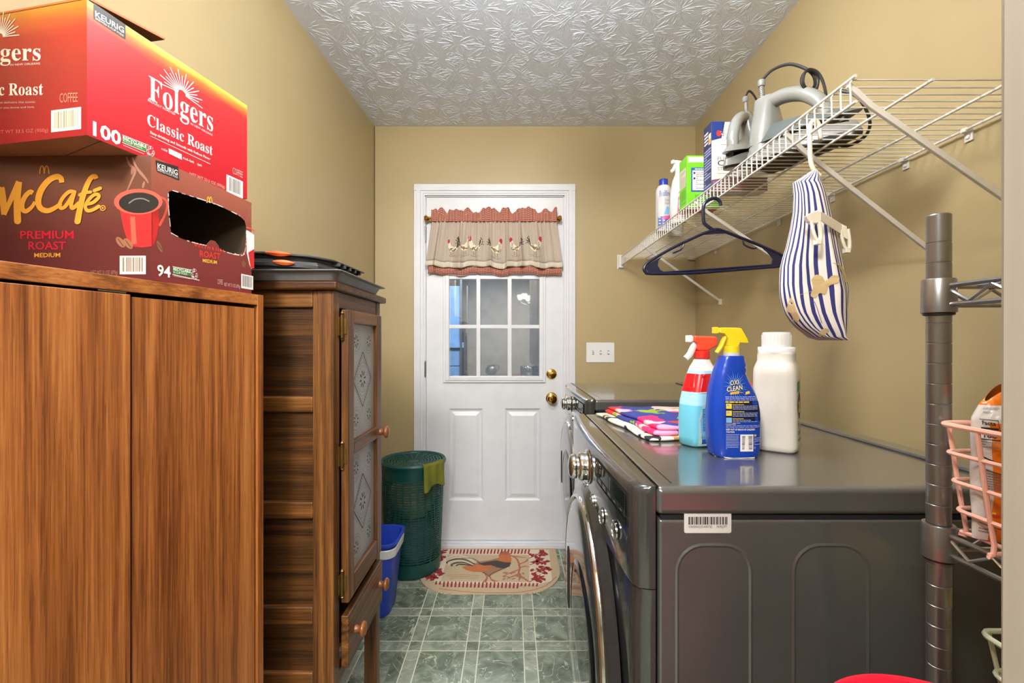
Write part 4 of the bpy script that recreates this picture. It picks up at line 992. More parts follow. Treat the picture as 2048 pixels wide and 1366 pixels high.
lump('folded_clothes', 'grey-blue clothes lying in the bottom of the green hamper', (GXC, GYC), .118, .118, .018, .265, mat('grey blue cloth', (120, 132, 146), .9, bump=.3, bscale=40), 4)
lump('folded_clothes', 'cream and tan clothes high up inside the green hamper', (GXC, GYC), .125, .125, .285, .50, mat('cream cloth', (196, 178, 136), .9, bump=.3, bscale=40), 9)
M_olive = mat('olive terry cloth', (116, 118, 34), .95, var=.12, bump=.6, bscale=350)
def rag(u, v):
    a = math.radians(-62+u*46); r = .1785+.004*math.sin(u*17)+.006*math.sin(u*9+1)*v+.008*v
    if v < .25:
        t = v/.25; return Vector((GXC+(.150+.027*t)*math.cos(a), GYC+(.150+.027*t)*math.sin(a), LZ+.011+.003*math.sin(PI*t)-.002*t))
    t = (v-.25)/.75; return Vector((GXC+r*math.cos(a), GYC+r*math.sin(a), LZ+.009-(.105+.012*math.sin(u*8+1)+.02*(1-u))*t))
m = MB(); m.grid(rag, 30, 24); o = m.build('washcloth', M_olive, None, loc=(GXC+.08, GYC-.15, LZ-.1), smooth=180, fix=False); md = o.modifiers.new('thickness', 'SOLIDIFY'); md.thickness = .004; md.offset = 1
tag(o, 'olive green washcloth hanging over the rim of the green hamper', 'washcloth')
M_bl = mat('royal blue plastic', (40, 74, 200), .35)
bn = thing('waste_bin', 'royal blue open plastic bin with a white inner edge behind the oak cupboard', 'bin', (-.66, 2.08, 0))
def bl(k, z, dxy=0): return [(p[0], p[1], z) for p in rrect(-.665-.150*k+dxy, 2.085-.112*k+dxy, -.665+.150*k-dxy, 2.085+.112*k-dxy, .045, 5)]
m = MB(); m.loft([bl(.78, .001), bl(.80, .006), bl(.98, .315), bl(1.045, .320), bl(1.05, .332), bl(1.0, .334), bl(.96, .326), bl(.79, .012), bl(.76, .010)], True, True); m.build('body', M_bl, bn)
m = MB(); m.loft([bl(1.004, .270), bl(1.028, .305), bl(1.006, .309), bl(.985, .275)], False, False); o = m.build('liner_edge', M_whitep, bn, fix=True); lab(o, 'white inner edge')

# ------------------------------------------------------------------ rooster rug
def fl(x, y): p = Pz(830+x/6.827, 1080+y/6.827, .006); return (p.x, p.y)
RX0, RX1, RYF, RYN = -.487, .254, 2.672, 2.187
out = [(RX1, RYF), (RX0, RYF)]+[(RX0+.20-.20*math.cos(a), RYN+.235-.235*math.sin(a)) for a in [PI/2*i/10 for i in range(11)]]+[(RX1-.20+.20*math.cos(a), RYN+.235-.235*math.sin(a)) for a in [PI/2*(10-i)/10 for i in range(11)]]
def jute():
    s = N('woven jute rug'); w = s.n('ShaderNodeTexWave', bands_direction='Y'); w.inputs['Scale'].default_value = 60; w.inputs['Distortion'].default_value = .6; s.l(s.coords(), w.inputs[0])
    n = s.noise(s.coords(), 260, 2); f = s.math('ADD', s.math('MULTIPLY', w.outputs['Fac'], .5), s.math('MULTIPLY', n, .5))
    s.l(s.ramp(f, [(.25, (176, 152, 118)), (.75, (216, 194, 160))]), s.b.inputs['Base Color']); s.bump(f, .5, .0015); return s.set(Roughness=.95)
M_jute = jute()
rg = thing('door_mat', 'half-round tan woven mat with a red rooster picture in front of the white door', 'rug', ((RX0+RX1)/2, (RYF+RYN)/2, 0))
m = MB(); m.prism(out, (0, 0, .0005), (1, 0, 0), (0, 1, 0), (0, 0, .0055)); m.build('mat', M_jute, rg, smooth=0)
pr = Print(lambda u, v, h: Vector((u, v, .0061+h)), eps=.0002)
R_red = ink('woven brick red', (150, 44, 44), .95); R_or = ink('woven rust orange', (196, 112, 62), .95); R_dk = ink('woven dark slate', (72, 66, 60), .95); R_tan = ink('woven taupe', (160, 118, 92), .95); R_lt = ink('woven pale cream', (220, 204, 180), .95); R_rb = ink('woven rose brown', (172, 100, 78), .95)
Q = lambda pts: [fl(*p) for p in pts]
pr.poly(Q([(330, 120), (1830, 135), (1870, 560), (1660, 610), (300, 590), (140, 500), (200, 300)]), R_lt, 0)
pr.poly(Q([(440, 200), (1560, 205), (1560, 575), (350, 560), (420, 330)]), M_jute, 1)
for k in range(24): x = 480+k*46.5; pr.poly(Q([(x, 128), (x+22, 128), (x+8, 190), (x-14, 190)]), R_red, 2)
for k in range(27): x = 275+k*53; y = 565+k*1; pr.poly(Q([(x+8, y), (x+28, y), (x+22, y+75 if 1 < k < 22 else y+45), (x-4, y+75 if 1 < k < 22 else y+45)]), R_red, 2)
def leafspray(cx, cy, sx, sy, m_, n=14, seed=1):
    rr = random.Random(seed)
    pr.stroke(Q([(cx-sx, cy+sy), (cx-sx*.2, cy+sy*.2), (cx+sx*.5, cy-sy*.8)]), .006, m_, 2)
    for k in range(n):
        a = rr.uniform(0, 6.28); r = rr.uniform(.25, 1); x, y = cx+sx*r*math.cos(a), cy+sy*r*math.sin(a); u, v = fl(x, y)
        pr.ell(u, v, rr.uniform(.012, .020), rr.uniform(.006, .010), m_, 3, 10, rr.uniform(0, 3.1))
        pr.stroke(Q([(cx+(x-cx)*.3, cy+(y-cy)*.3), ((x+cx)/2+20, (y+cy)/2), (x, y)]), .004, m_, 2, 3)
for i, a in enumerate(((1690, 190, 130, 60), (1700, 290, 130, 50), (1720, 410, 130, 55), (1660, 520, 100, 55), (350, 160, 80, 40), (330, 240, 80, 50), (270, 340, 60, 40), (230, 500, 80, 50), (340, 440, 40, 40))): leafspray(*a, R_red, 15, i)
pr.stroke(Q([(1300, 210), (1390, 260), (1430, 380), (1420, 470), (1540, 560)]), .010, R_rb, 2)
for a in ([(1430, 400), (1330, 440), (1210, 490)], [(1420, 460), (1330, 500), (1250, 540)], [(1430, 330), (1520, 290), (1540, 250)], [(1430, 380), (1500, 360), (1570, 370)], [(1330, 220), (1400, 230), (1520, 240)], [(1440, 460), (1430, 520), (1420, 560)]): pr.stroke(Q(a), (.008, .010, .003), R_rb, 2)
for i in range(16): a = random.uniform(1200, 1540); u, v = fl(a, random.uniform(440, 550)); pr.ell(u, v, .012, .006, R_tan, 2, 8, random.uniform(0, 3))
# the rooster
pr.poly(Q([(640, 370), (720, 350), (850, 300), (1000, 280), (1140, 245), (1180, 190), (1260, 180), (1310, 230), (1310, 330), (1240, 390), (1120, 440), (1030, 490), (960, 470), (900, 440), (790, 435), (700, 410)]), R_tan, 3)
pr.poly(Q([(640, 375), (760, 345), (900, 345), (1050, 350), (1040, 390), (930, 435), (800, 432), (690, 405)]), R_or, 4)
pr.poly(Q([(860, 325), (980, 300), (1100, 280), (1220, 300), (1312, 310), (1290, 365), (1200, 395), (1110, 372), (1040, 345), (940, 350)]), R_dk, 5)
pr.poly(Q([(1130, 285), (1150, 215), (1200, 180), (1290, 190), (1320, 260), (1310, 310), (1220, 305)]), R_or, 6)
pr.poly(Q([(1140, 220), (1160, 170), (1180, 190), (1200, 150), (1225, 175), (1260, 150), (1275, 175), (1320, 190), (1290, 205), (1200, 195)]), R_rb, 7)
for k, a in enumerate(([(840, 320), (700, 250), (560, 240), (420, 300), (410, 330)], [(820, 335), (680, 270), (540, 265), (440, 300), (440, 325)], [(800, 345), (660, 290), (540, 290), (470, 320), (460, 345)], [(780, 350), (660, 310), (560, 315), (500, 340), (510, 362)], [(820, 310), (700, 235), (560, 210), (440, 250), (370, 300)], [(800, 355), (690, 340), (600, 335), (560, 360)])):
    pr.stroke(Q(a), (.006, .014, .006), R_dk if k % 2 else R_lt, 6+(k % 2), 6)
pr.stroke(Q([(640, 250), (800, 260), (900, 330)]), .005, R_dk, 7)
for a in ([(960, 470), (985, 520), (960, 580)], [(1020, 490), (1040, 540), (1090, 575)], [(985, 520), (940, 570), (930, 580)], [(1040, 540), (1100, 560), (1130, 565)]): pr.stroke(Q(a), .007, R_rb, 5)
pr.stroke(Q([(930, 440), (990, 480), (1010, 500), (1050, 460), (1180, 400)]), .005, R_dk, 5)
for k in range(3): pr.stroke(Q([(440+20*k, 480+k*25), (650, 475+k*25), (880, 490+k*22)]), .003, R_tan, 2)
pr.stroke(Q([(330, 665), (800, 715), (1400, 715), (1750, 640), (1930, 500)]), .004, R_rb, 2)
pr.build('woven_picture', rg)
# ------------------------------------------------------------------ front loading machines
WY0, WY1, WX0, WX1, WT = .677, 1.363, .213, .800, 1.000
wa = thing('washing_machine', 'charcoal front loading machine nearer the viewer with spray bottles and a folded cloth on top', 'washing machine', ((WX0+WX1)/2, (WY0+WY1)/2, 0), 'matching charcoal front loaders')
m = MB(); m.box(WX0+.006, WY0+.004, .03, WX1-.004, WY1-.004, .951); wb = m.build('cabinet', M_wash, wa, bevel=.006, seg=3)
m = MB()                                       # pressed outlines on the side sheet
for x0, x1 in ((X(1356, WY0), X(1504, WY0)), (X(1591, WY0), X(1741, WY0))):
    zt_ = Z(1093, WY0); pth = [(p[0], WY0+.0066, p[1]) for p in rrect(x0, .10, x1, zt_, .040, 8)]
    m.tube(pth, .0042, 8, True)
m.build('pressed_outline', M_wash, wb)
m = MB(); m.box(WX0+.01, WY0+.006, .945, WX1-.008, WY1-.006, .957); m.build('shadow_gap', M_dkgap, wa, smooth=0)
m = MB(); m.box(WX0+.002, WY0, .957, WX1, WY1, WT); m.build('lid_top', M_wash, wa, bevel=.010, seg=4)
m = MB(); m.box(WX0+.030, WY0+.02, WT-.001, WX0+.032, WY1-.02, WT+.0004); m.build('lid_groove', M_washd, wa, smooth=0)
m = MB(); m.box(WX1-.045, WY0+.01, WT-.001, WX1-.003, WY1-.01, WT+.006); m.build('rear_ledge', M_wash, wa, bevel=.004)
def front(k=0.0): return [(WX0+.001, WY0+.001), (.203+k, WY0+.001), (.190+k, .682), (.183+k, .692), (.179+k, .715), (.175+k, .78), (.172+k, .84), (.169+k, .93), (.168+k, 1.02), (.169+k, 1.11), (.172+k, 1.20), (.175+k, 1.26), (.179+k, 1.325), (.183+k, 1.348), (.190+k, 1.358), (.203+k, WY1-.001), (WX0+.001, WY1-.001)]
m = MB(); m.loft([[(x, y, z) for x, y in front(k)] for k, z in ((.001, .848), (0, .851), (0, .990), (.003, .9965), (.009, 1.0005), (.016, 1.001))]); co = m.build('control_console', M_washf, wa, smooth=50)
m = MB(); m.loft([[(x, y, z) for x, y in front(k)] for k, z in ((.012, .04), (.004, .10), (.003, .80), (.006, .846))]); fp = m.build('front_panel', M_washf, wa, smooth=50)
m = MB(); m.box(WX0+.01, WY0+.01, .006, WX1-.01, WY1-.01, .03); m.build('base', M_black, wa, smooth=0)
# display and buttons
def fx(y): return .168+.18*(y-1.02)**2*.55
cpl = Plane((0, 0, 0), (0, 1, 0), (0, 0, 1))
pr = Print(lambda u, v, h: Vector((fx(u)-.0006-h, u, v)), eps=.0008, maxlen=.06)
pr.poly([(.708, .941), (.918, .947), (.918, .984), (.708, .982)], M_dkgap, 0); pr.poly([(.712, .953), (.905, .956), (.905, .981), (.712, .979)], M_glassd, 1)
pr.rect(.797, .955, .801, .979, M_wash, 2); pr.rect(.709, .925, .918, .939, M_washd, 0)
for k in range(5): pr.rect(.72+k*.036, .943, .744+k*.036, .951, M_washd, 1); pr.rect(.725+k*.036, .946, .738+k*.036, .948, I_grey, 2)
pr.build('display', co, 'dark display panel')
for (y, z) in ((1.038, .880), (.949, .883), (.859, .888), (.766, .900)):
    m = MB(); r = .0155
    prof = [(r, 0), (r, .003), (r*.86, .004), (r*.84, .002), (.0003, .002)]
    m.lathe([(max(a, .0003), -(fx(y)-.0002-b)) for a, b in prof], (0, y, z), '-x', 24); b = m.build('button', M_chrome, co, smooth=30)
    m = MB(); m.lathe([(r*.80, -(fx(y)-.0022-.0014)), (.0003, -(fx(y)-.0022-.0020))], (0, y, z), '-x', 20, False, True); m.build('button_face', M_washd, b)
KY, KZ = 1.000, .943
m = MB(); m.lathe([(.036, -.1698), (.038, -.167), (.036, -.164), (.030, -.163), (.029, -.158), (.031, -.152), (.029, -.146), (.022, -.1435), (.0215, -.1425), (.026, -.140), (.0265, -.134), (.024, -.128), (.016, -.1245), (.0003, -.1235)], (0, KY, KZ), '-x', 36); kn = m.build('dial_knob', M_chrome, co, smooth=60); lab(kn, 'chrome dial knob')
# door
dc = (0, 1.02, .605)
dro = bpy.data.objects.new('door', None); COL.objects.link(dro); dro.parent = wa; dro.location = Vector((.17, 1.02, .605))-wloc(wa); WL[dro.name] = Vector((.17, 1.02, .605))
m = MB(); m.lathe([(.305, -.1735), (.292, -.1690), (.277, -.1605), (.264, -.1560), (.2585, -.158)], dc, '-x', 72, False, False); m.build('door_surround', M_washf, dro, smooth=60)
m = MB(); m.lathe([(.2585, -.170), (.259, -.160), (.2580, -.153), (.2555, -.1495), (.2525, -.149), (.2505, -.1505), (.2495, -.156)], dc, '-x', 72, False, False); rg_ = m.build('chrome_ring', M_chrome, dro, smooth=60); lab(rg_, 'chrome rim ring')
m = MB(); m.lathe([(.2485, -.158), (.247, -.1535), (.240, -.1495), (.225, -.1465), (.20, -.1440), (.15, -.1425), (.08, -.1420), (.0005, -.1418)], dc, '-x', 72, False, False); m.build('door_bezel', M_washf, dro, smooth=60)
m = MB(); m.lathe([(.150, -.1436), (.146, -.1412), (.12, -.1400), (.06, -.1394), (.0005, -.1392)], (0, .950, .600), '-x', 64, False, True); m.build('door_glass', M_glassd, dro, smooth=60)
m = MB(); m.prism(rrect(1.125, .55, 1.165, .70, .018), (.1412, 0, 0), (0, 1, 0), (0, 0, 1), (.004, 0, 0)); m.build('door_handle', M_dkgap, dro, smooth=0)
# barcode sticker on the near side
sp_ = Plane((0, WY0+.004, 0), (1, 0, 0), (0, 0, 1)); pr = Print(sp_.pt); A = sp_.at
I_stick = ink('grey sticker paper', (206, 200, 194), .5)
pr.poly(rrect(*A(1368, 1066), *A(1462.5, 1021), .003), I_stick, 0)
a, b = A(1376, 1049), A(1455, 1032); pr.barcode(a[0], a[1], b[0], b[1], I_stick, I_black, True, 1, margin=.01, foot=0)
ptext('0106000A02331A007182', (1377, 1055.5), (1424, 1055.5), 5, I_black, A, 2); ptext('041R2377', (1433, 1055.5), (1453, 1055.5), 5, I_black, A, 2)
st = pr.build('sticker', wb, 'pale barcode sticker')
# second machine: a copy
def copy_tree(o, parent=None):
    c = o.copy(); COL.objects.link(c); c.parent = parent
    for ch in [k for k in bpy.data.objects if k.parent == o and k not in made]:
        made.add(copy_tree(ch, c))
    return c
made = set()
OFF = Vector((.092, 1.008, 0))
d2 = copy_tree(wa); d2.location = wa.location+OFF
d2['label'] = 'charcoal front loading machine farther away, next to the white door under the switch plate'
for ch in list(d2.children_recursive):
    if ch.name.startswith('sticker'): bpy.data.objects.remove(ch)

# ------------------------------------------------------------------ folded cloth on the near machine
def cloth_mat():
    s = N('bright patchwork print cloth'); v = s.coords(); 
    vo = s.n('ShaderNodeTexVoronoi'); vo.inputs['Scale'].default_value = 17
    wn = s.n('ShaderNodeTexNoise'); wn.inputs['Scale'].default_value = 14; s.l(v, wn.inputs['Vector'])
    ad = s.n('ShaderNodeVectorMath', operation='MULTIPLY_ADD'); s.l(wn.outputs['Color'], ad.inputs[0]); ad.inputs[1].default_value = (.14, .14, .14); s.l(v, ad.inputs[2]); s.l(ad.outputs[0], vo.inputs['Vector'])
    sp = s.n('ShaderNodeSeparateColor'); s.l(vo.outputs['Color'], sp.inputs[0])
    s.l(s.ramp(sp.outputs[0], [(0, (52, 58, 136)), (.22, (236, 186, 182)), (.38, (140, 166, 48)), (.54, (226, 42, 108)), (.66, (240, 150, 186)), (.78, (52, 58, 136)), (.88, (40, 40, 60)), (.95, (214, 50, 40))], True), s.b.inputs['Base Color'])
    return s.set(Roughness=.8)
def cloth_mat2():
    s = N('black and white border print cloth'); v = s.coords(); vo = s.n('ShaderNodeTexVoronoi'); vo.inputs['Scale'].default_value = 55; s.l(v, vo.inputs['Vector'])
    sp = s.n('ShaderNodeSeparateColor'); s.l(vo.outputs['Color'], sp.inputs[0])
    s.l(s.ramp(sp.outputs[0], [(0, (232, 226, 208)), (.45, (36, 36, 40)), (.62, (226, 220, 190)), (.75, (190, 140, 90)), (.85, (232, 228, 214))], True), s.b.inputs['Base Color']); return s.set(Roughness=.8)
M_cl, M_cl2 = cloth_mat(), cloth_mat2()
fc = thing('folded_cloth', 'folded cloth with a blue, green and pink print lying on the nearer machine', 'cloth', (.36, 1.15, WT))
def fold(name, corners, z, h, m_, par, n=26):
    # a soft folded layer: rounded edge outline lofted with bulging rim
    c = [Vector((*p, 0)) for p in corners]; pts = []
    for i in range(4):
        a, b = c[i], c[(i+1) % 4]
        for k in range(n):
            t = k/n; q = a+(b-a)*t; d = (b-a).normalized(); nn = Vector((d.y, -d.x, 0)); pts.append(q+nn*.004*math.sin(t*13+i))
    ce = sum(c, Vector())/4
    def ring(k, zz, w=0): return [(ce.x+(p.x-ce.x)*k, ce.y+(p.y-ce.y)*k, zz+w*(math.sin(p.x*60+p.y*25))) for p in pts]
    m = MB(); m.loft([ring(.97, z), ring(1.0, z+h*.3, .0004), ring(1.0, z+h*.7, .0008), ring(.965, z+h, .0010), ring(.6, z+h*1.02, .0008), ring(.2, z+h*1.0, .0006)]); return m.build(name, m_, par, smooth=180)
fold('lower_layer', [(.2955, .985), (.50, .985), (.50, 1.33), (.245, 1.33)], WT+.0012, .0085, M_cl2, fc)
fold('middle_layer', [(.312, .995), (.50, .990), (.49, 1.32), (.272, 1.325)], WT+.0105, .010, M_cl, fc)
fold('upper_layer', [(.324, 1.0), (.50, .995), (.48, 1.31), (.278, 1.315)], WT+.0212, .009, M_cl, fc)

# ------------------------------------------------------------------ bottles on the machine
def sup(t, p): 
    c, s_ = math.cos(t), math.sin(t); return (math.copysign(abs(c)**(2/p), c), math.copysign(abs(s_)**(2/p), s_))
def body_loft(secs, cx, cy, z0, rot=0, p=3.2, n=40):   # secs: (z, xl, xr, half depth)
    ca_, sa_ = math.cos(rot), math.sin(rot); rings = []
    for z, xl, xr, d in secs:
        a, b = (xr-xl)/2, d; o = (xl+xr)/2; ring = []
        for k in range(n):
            u, v = sup(2*PI*k/n, p); x, y = o+a*u, b*v; ring.append((cx+x*ca_-y*sa_, cy+x*sa_+y*ca_, z0+z))
        rings.append(ring)
    return rings
def interp(secs, z):
    for a, b in zip(secs, secs[1:]):
        if a[0] <= z <= b[0]:
            t = (z-a[0])/max(1e-6, b[0]-a[0]); return [a[i]+(b[i]-a[i])*t for i in range(4)]
    return list(secs[0] if z < secs[0][0] else secs[-1])
def body_map(secs, cx, cy, z0, rot=0, p=3.2):           # (x offset, z) on the front (-y) side
    ca_, sa_ = math.cos(rot), math.sin(rot)
    def fn(u, v, h):
        _, xl, xr, d = interp(secs, v); a = (xr-xl)/2; o = (xl+xr)/2; t = max(-.995, min(.995, (u-o)/a))
        y = -d*(1-abs(t)**p)**(1/p)-h; x = u+h*t*.6
        return Vector((cx+x*ca_-y*sa_, cy+x*sa_+y*ca_, z0+v))
    return fn
def trigger_head(par, cx, cy, z, k, M_head, M_noz, M_trig, M_col, rot=0, beak=False):
    # collar, head, nozzle and trigger; nozzle points to -x
    R = Matrix.Translation((cx, cy, z)) @ Matrix.Rotation(rot, 4, 'Z') @ Matrix.Scale(k, 4)
    m = MB(R); m.lathe([(.0155, 0), (.0165, .001), (.0165, .016), (.015, .017)], (0, 0, 0), 'z', 28)
    c = m.build('collar', M_col, par)
    m = MB(R)
    if beak: o = [(-.012, .017), (.012, .017), (.014, .024), (.034, .0225), (.034, .0245), (.031, .033), (.018, .056), (.014, .0575), (-.022, .0585), (-.030, .058), (-.030, .046), (-.020, .044), (-.012, .034)]
    else: o = [(-.013, .017), (.013, .017), (.016, .021), (.030, .026), (.032, .040), (.028, .0475), (-.022, .049), (-.022, .036), (-.014, .031)]
    m.prism(o, (0, -.0115, 0), (1, 0, 0), (0, 0, 1), (0, .023, 0)); h = m.build('trigger_head', M_head, par, bevel=.004*k, seg=3)
    zz = .052 if beak else .0425
    m = MB(R); x0 = -.030 if beak else -.022
    m.box(x0-.003, -.0065, zz-.0055, x0+.0, .0065, zz+.0055); m.box(x0-.012, -.0075, zz-.0075, x0-.003, .0075, zz+.0075); n_ = m.build('nozzle', M_noz, par, bevel=.0015*k)
    m = MB(R); q = smoothpath([(-.013, 0, .040), (-.019, 0, .028), (-.025, 0, .014), (-.034, 0, .001)] if beak else [(-.015, 0, .036), (-.020, 0, .024), (-.027, 0, .010), (-.037, 0, .000)])
    m.tube(q, [.0045+.0008*(1-abs(2*i/(len(q)-1)-1)) for i in range(len(q))], 10, sx=1.4); m.build('trigger', M_trig, par)
# blue stain remover bottle in front
M_bb = mat('deep blue bottle sleeve', (22, 66, 176), .22); M_yel = mat('yellow plastic', (238, 208, 34), .34); M_clear = mat('cloudy clear plastic', (206, 206, 204), .25)
k = .000196
prof = [(0, 366, 780), (12, 352, 788), (40, 345, 796), (110, 333, 804), (220, 326, 808), (340, 325, 808), (440, 326, 802), (520, 331, 788), (590, 337, 766), (640, 345, 745), (690, 356, 718), (740, 369, 694), (770, 377, 682), (800, 386, 670), (820, 393, 677), (838, 399, 681), (856, 405, 668), (876, 412, 678), (890, 418, 676), (906, 424, 668), (930, 432, 664), (955, 442, 661), (966, 455, 655)]
bsec = [(z*k, (l-567)*k, (r-567)*k, (.031 if z < 500 else .031-.012*(z-500)/466)*(.94 if z < 20 else 1)) for z, l, r in prof]
BX, BY = .4225, .872
bb = thing('spray_bottle', 'royal blue spray bottle with yellow trigger and printed back label, foremost on the machine', 'spray bottle', (BX, BY, WT))
m = MB(); m.loft(body_loft(bsec, BX, BY, WT+.0005, 0)); m.build('bottle_body', M_bb, bb, smooth=50)
m = MB(); m.lathe([(.0145, WT+.188), (.0145, WT+.196)], (BX-.002, BY, 0), 'z', 24); m.build('neck', M_clear, bb)
trigger_head(bb, BX-.002, BY, WT+.1945, .84, M_yel, M_yel, M_yel, M_yel, 0, True)
fn = body_map(bsec, BX, BY, WT+.0005); pr = Print(fn, eps=.0006, maxlen=.02)
def Bp(x, y): return ((x-567)*k, (1340-y)*k)
for i in range(30):
    a = 2*PI*i/30+.05; r = .022 if i % 2 else .027; c = Bp(530, 655); pr.poly([(c[0]+.008*math.cos(a-.06), c[1]+.008*math.sin(a-.06)), (c[0]+r*math.cos(a), c[1]+r*math.sin(a)), (c[0]+.008*math.cos(a+.06), c[1]+.008*math.sin(a+.06))], I_lightblue, 0)
I_dkn = ink('dark navy ink', (14, 22, 62))
for body, a, b, h in (('OXI', (482, 650), (560, 640), 45), ('CLEAN', (448, 712), (592, 688), 46)):
    p, q = Bp(*a), Bp(*b); w = math.dist(p, q); d = ((q[0]-p[0])/w, (q[1]-p[1])/w)
    pr.text(body, p[0], p[1], w, h*k, I_dkn, 1, bold=.11, du=d); pr.text(body, p[0], p[1], w, h*k, I_cream, 2, bold=.02, du=d)
pr.poly([Bp(476, 738), Bp(478, 718), Bp(560, 706), Bp(556, 728)], I_yellow, 2); pr.poly([Bp(556, 735), Bp(562, 708), Bp(600, 700), Bp(602, 722)], I_navy, 1); pr.poly([Bp(618, 738), Bp(622, 712), Bp(660, 704), Bp(664, 728)], I_yellow, 1)
pr.text('LAUNDRY', *Bp(482, 735), 70*k, 13*k, I_redl, 3, bold=.02, du=(.985, .15)); pr.text('STAIN', *Bp(562, 722), 34*k, 10*k, I_white, 3)
I_lav = ink('pale lilac ink', (168, 178, 220))
R9 = random.Random(5)
def bl_lines(x0, y0, x1, y1, rows, m_, f=.4): a, b = Bp(x0, y1), Bp(x1, y0); pr.lines(a[0], a[1], b[0], b[1], rows, m_, f, layer=2, rng=R9)
bl_lines(432, 752, 730, 795, 3, I_lav); pr.poly([Bp(430, 1000), Bp(770, 990), Bp(752, 798), Bp(428, 800)], I_dkn, 1); bl_lines(430, 796, 750, 818, 1, I_yellow, .5)
for i, c in enumerate((I_yellow, I_yellow, I_lightblue)): pr.poly([Bp(434, 870+i*66), Bp(484, 870+i*66), Bp(484, 822+i*66), Bp(434, 822+i*66)], c, 2); pr.ell(*Bp(452, 838+i*66), 12*k, 10*k, I_lightblue, 3, 10); bl_lines(492, 824+i*66, 600, 838+i*66, 1, I_yellow); bl_lines(492, 838+i*66, 735, 880+i*66, 3, I_lav)
bl_lines(432, 1008, 520, 1022, 1, I_yellow); bl_lines(432, 1022, 760, 1050, 2, I_lav)
pr.text('KEEP OUT OF REACH OF CHILDREN', *Bp(434, 1074), 268*k, 18*k, I_white, 2, bold=.02); pr.text('CAUTION', *Bp(434, 1096), 74*k, 15*k, I_white, 2, bold=.02)
bl_lines(434, 1106, 552, 1255, 10, I_lav); bl_lines(694, 1110, 770, 1135, 1, I_yellow, .7); bl_lines(694, 1140, 770, 1215, 5, I_lav)
a, b = Bp(562, 1272), Bp(686, 1112); pr.barcode(a[0], a[1], b[0], b[1], I_white, I_navy, False, 2)
pr.text('\u2672', *Bp(692, 1248), 20*k, 20*k, I_white, 2); pr.poly([Bp(352, 1320), Bp(500, 1336), Bp(780, 1328), Bp(778, 1340), Bp(370, 1342)], I_white, 0)
pr.build('label_print', bb)
# light blue window-cleaner style bottle with red trigger
M_lb = mat('pale blue liquid bottle', (126, 198, 222), .22); M_rt = mat('orange red plastic', (238, 82, 52), .35)
kb = .000215
CXb, CYb, rb = .4010, .962, math.radians(24)
sec2 = [(0, -.040, .040, .024), (.004, -.0455, .0455, .029), (.02, -.0475, .0475, .031), (.06, -.0475, .0475, .031), (.095, -.044, .044, .030), (.125, -.036, .036, .027), (.150, -.028, .028, .024), (.165, -.0215, .0215, .020), (.176, -.0155, .0155, .0155), (.182, -.0135, .0135, .0135)]
sec2 = [(z*.985, a, b, d) for z, a, b, d in sec2]
lbt = thing('spray_bottle', 'pale blue spray bottle with red trigger and white nozzle, behind the royal blue bottle', 'spray bottle', (CXb, CYb, WT))
def m_lbody():
    s = N('two tone pale blue bottle'); v = s.coords(); sp = s.n('ShaderNodeSeparateXYZ'); s.l(v, sp.inputs[0])
    s.l(s.ramp(sp.outputs[2], [(0, (112, 196, 220)), (.085, (140, 208, 230)), (.0851, (166, 218, 236)), (.150, (166, 218, 236)), (.1525, (236, 234, 232))], True), s.b.inputs['Base Color']); return s.set(Roughness=.2)
m = MB(); m.loft(body_loft(sec2, CXb, CYb, WT+.0005, rb, 3.6, 96)); m.build('bottle_body', m_lbody(), lbt, smooth=50)
trigger_head(lbt, CXb, CYb, WT+.181, .98, M_rt, M_whitep, M_whitep, mat('red collar', (222, 48, 36), .35), rb*.3)
fn = body_map(sec2, CXb, CYb, WT+.0005, rb, 3.6); pr = Print(fn, eps=.0011, maxlen=.008)
I_sred = ink('label red', (206, 26, 30), .3)
pr.poly([(-.0385, .113), (.036, .1145), (.0272, .150), (-.0274, .150)], I_sred, 1); pr.poly([(-.039, .111), (.0375, .1125), (.036, .1145), (-.0386, .113)], I_white, 2)
I_sea = ink('pale green label', (176, 206, 196)); pr.poly([(-.037, .004), (.037, .004), (.037, .088), (-.01, .094), (-.028, .086), (-.037, .06)], I_sea, 0)
pr.poly([(-.031, .018), (.036, .018), (.036, .082), (-.008, .088), (-.024, .082), (-.034, .056)], I_lightblue, 1); pr.lines(-.029, .034, .035, .080, 14, I_blue, .5, layer=2, rng=R9); pr.rect(-.030, .008, .030, .018, I_blue, 2); pr.lines(-.032, .020, .03, .026, 2, I_grey, .4, layer=3, rng=R9)
pr.build('label_print', lbt)
# side band so the red label wraps to the narrow side
m = MB(); r0 = body_loft([(z, *[c*1.012 for c in interp(sec2, z)[1:]]) for z in (.1125, .125, .138, .1495)], CXb, CYb, WT+.0005, rb, 3.6); m.loft(r0, False, False); m.build('label_band', I_sred, lbt, smooth=50)
# white detergent bottle
M_wb = mat('milky white plastic bottle', (214, 208, 197), .35); kd = .000205
DXc, DYc, rd = .5335, .918, math.radians(-38)
sec3 = [(0, -.034, .034, .034), (.004, -.0385, .0385, .0385), (.012, -.040, .040, .040), (.15, -.0395, .0395, .0395), (.163, -.0385, .0385, .0385), (.172, -.035, .035, .035), (.179, -.0325, .0325, .0325), (.192, -.0325, .0325, .0325)]
M_cap = N('frosted clear cap'); M_cap.b.inputs['Transmission Weight'].default_value = .35; M_cap.b.inputs['IOR'].default_value = 1.12; M_cap.l(M_cap.ramp(M_cap.noise(M_cap.coords(), 20), [(.3, (240, 239, 236)), (.7, (246, 245, 243))]), M_cap.b.inputs['Base Color']); M_cap = M_cap.set(Roughness=.25)
db = thing('detergent_bottle', 'white rounded detergent bottle with a frosted measuring cap, right of the blue bottle', 'bottle', (DXc, DYc, WT))
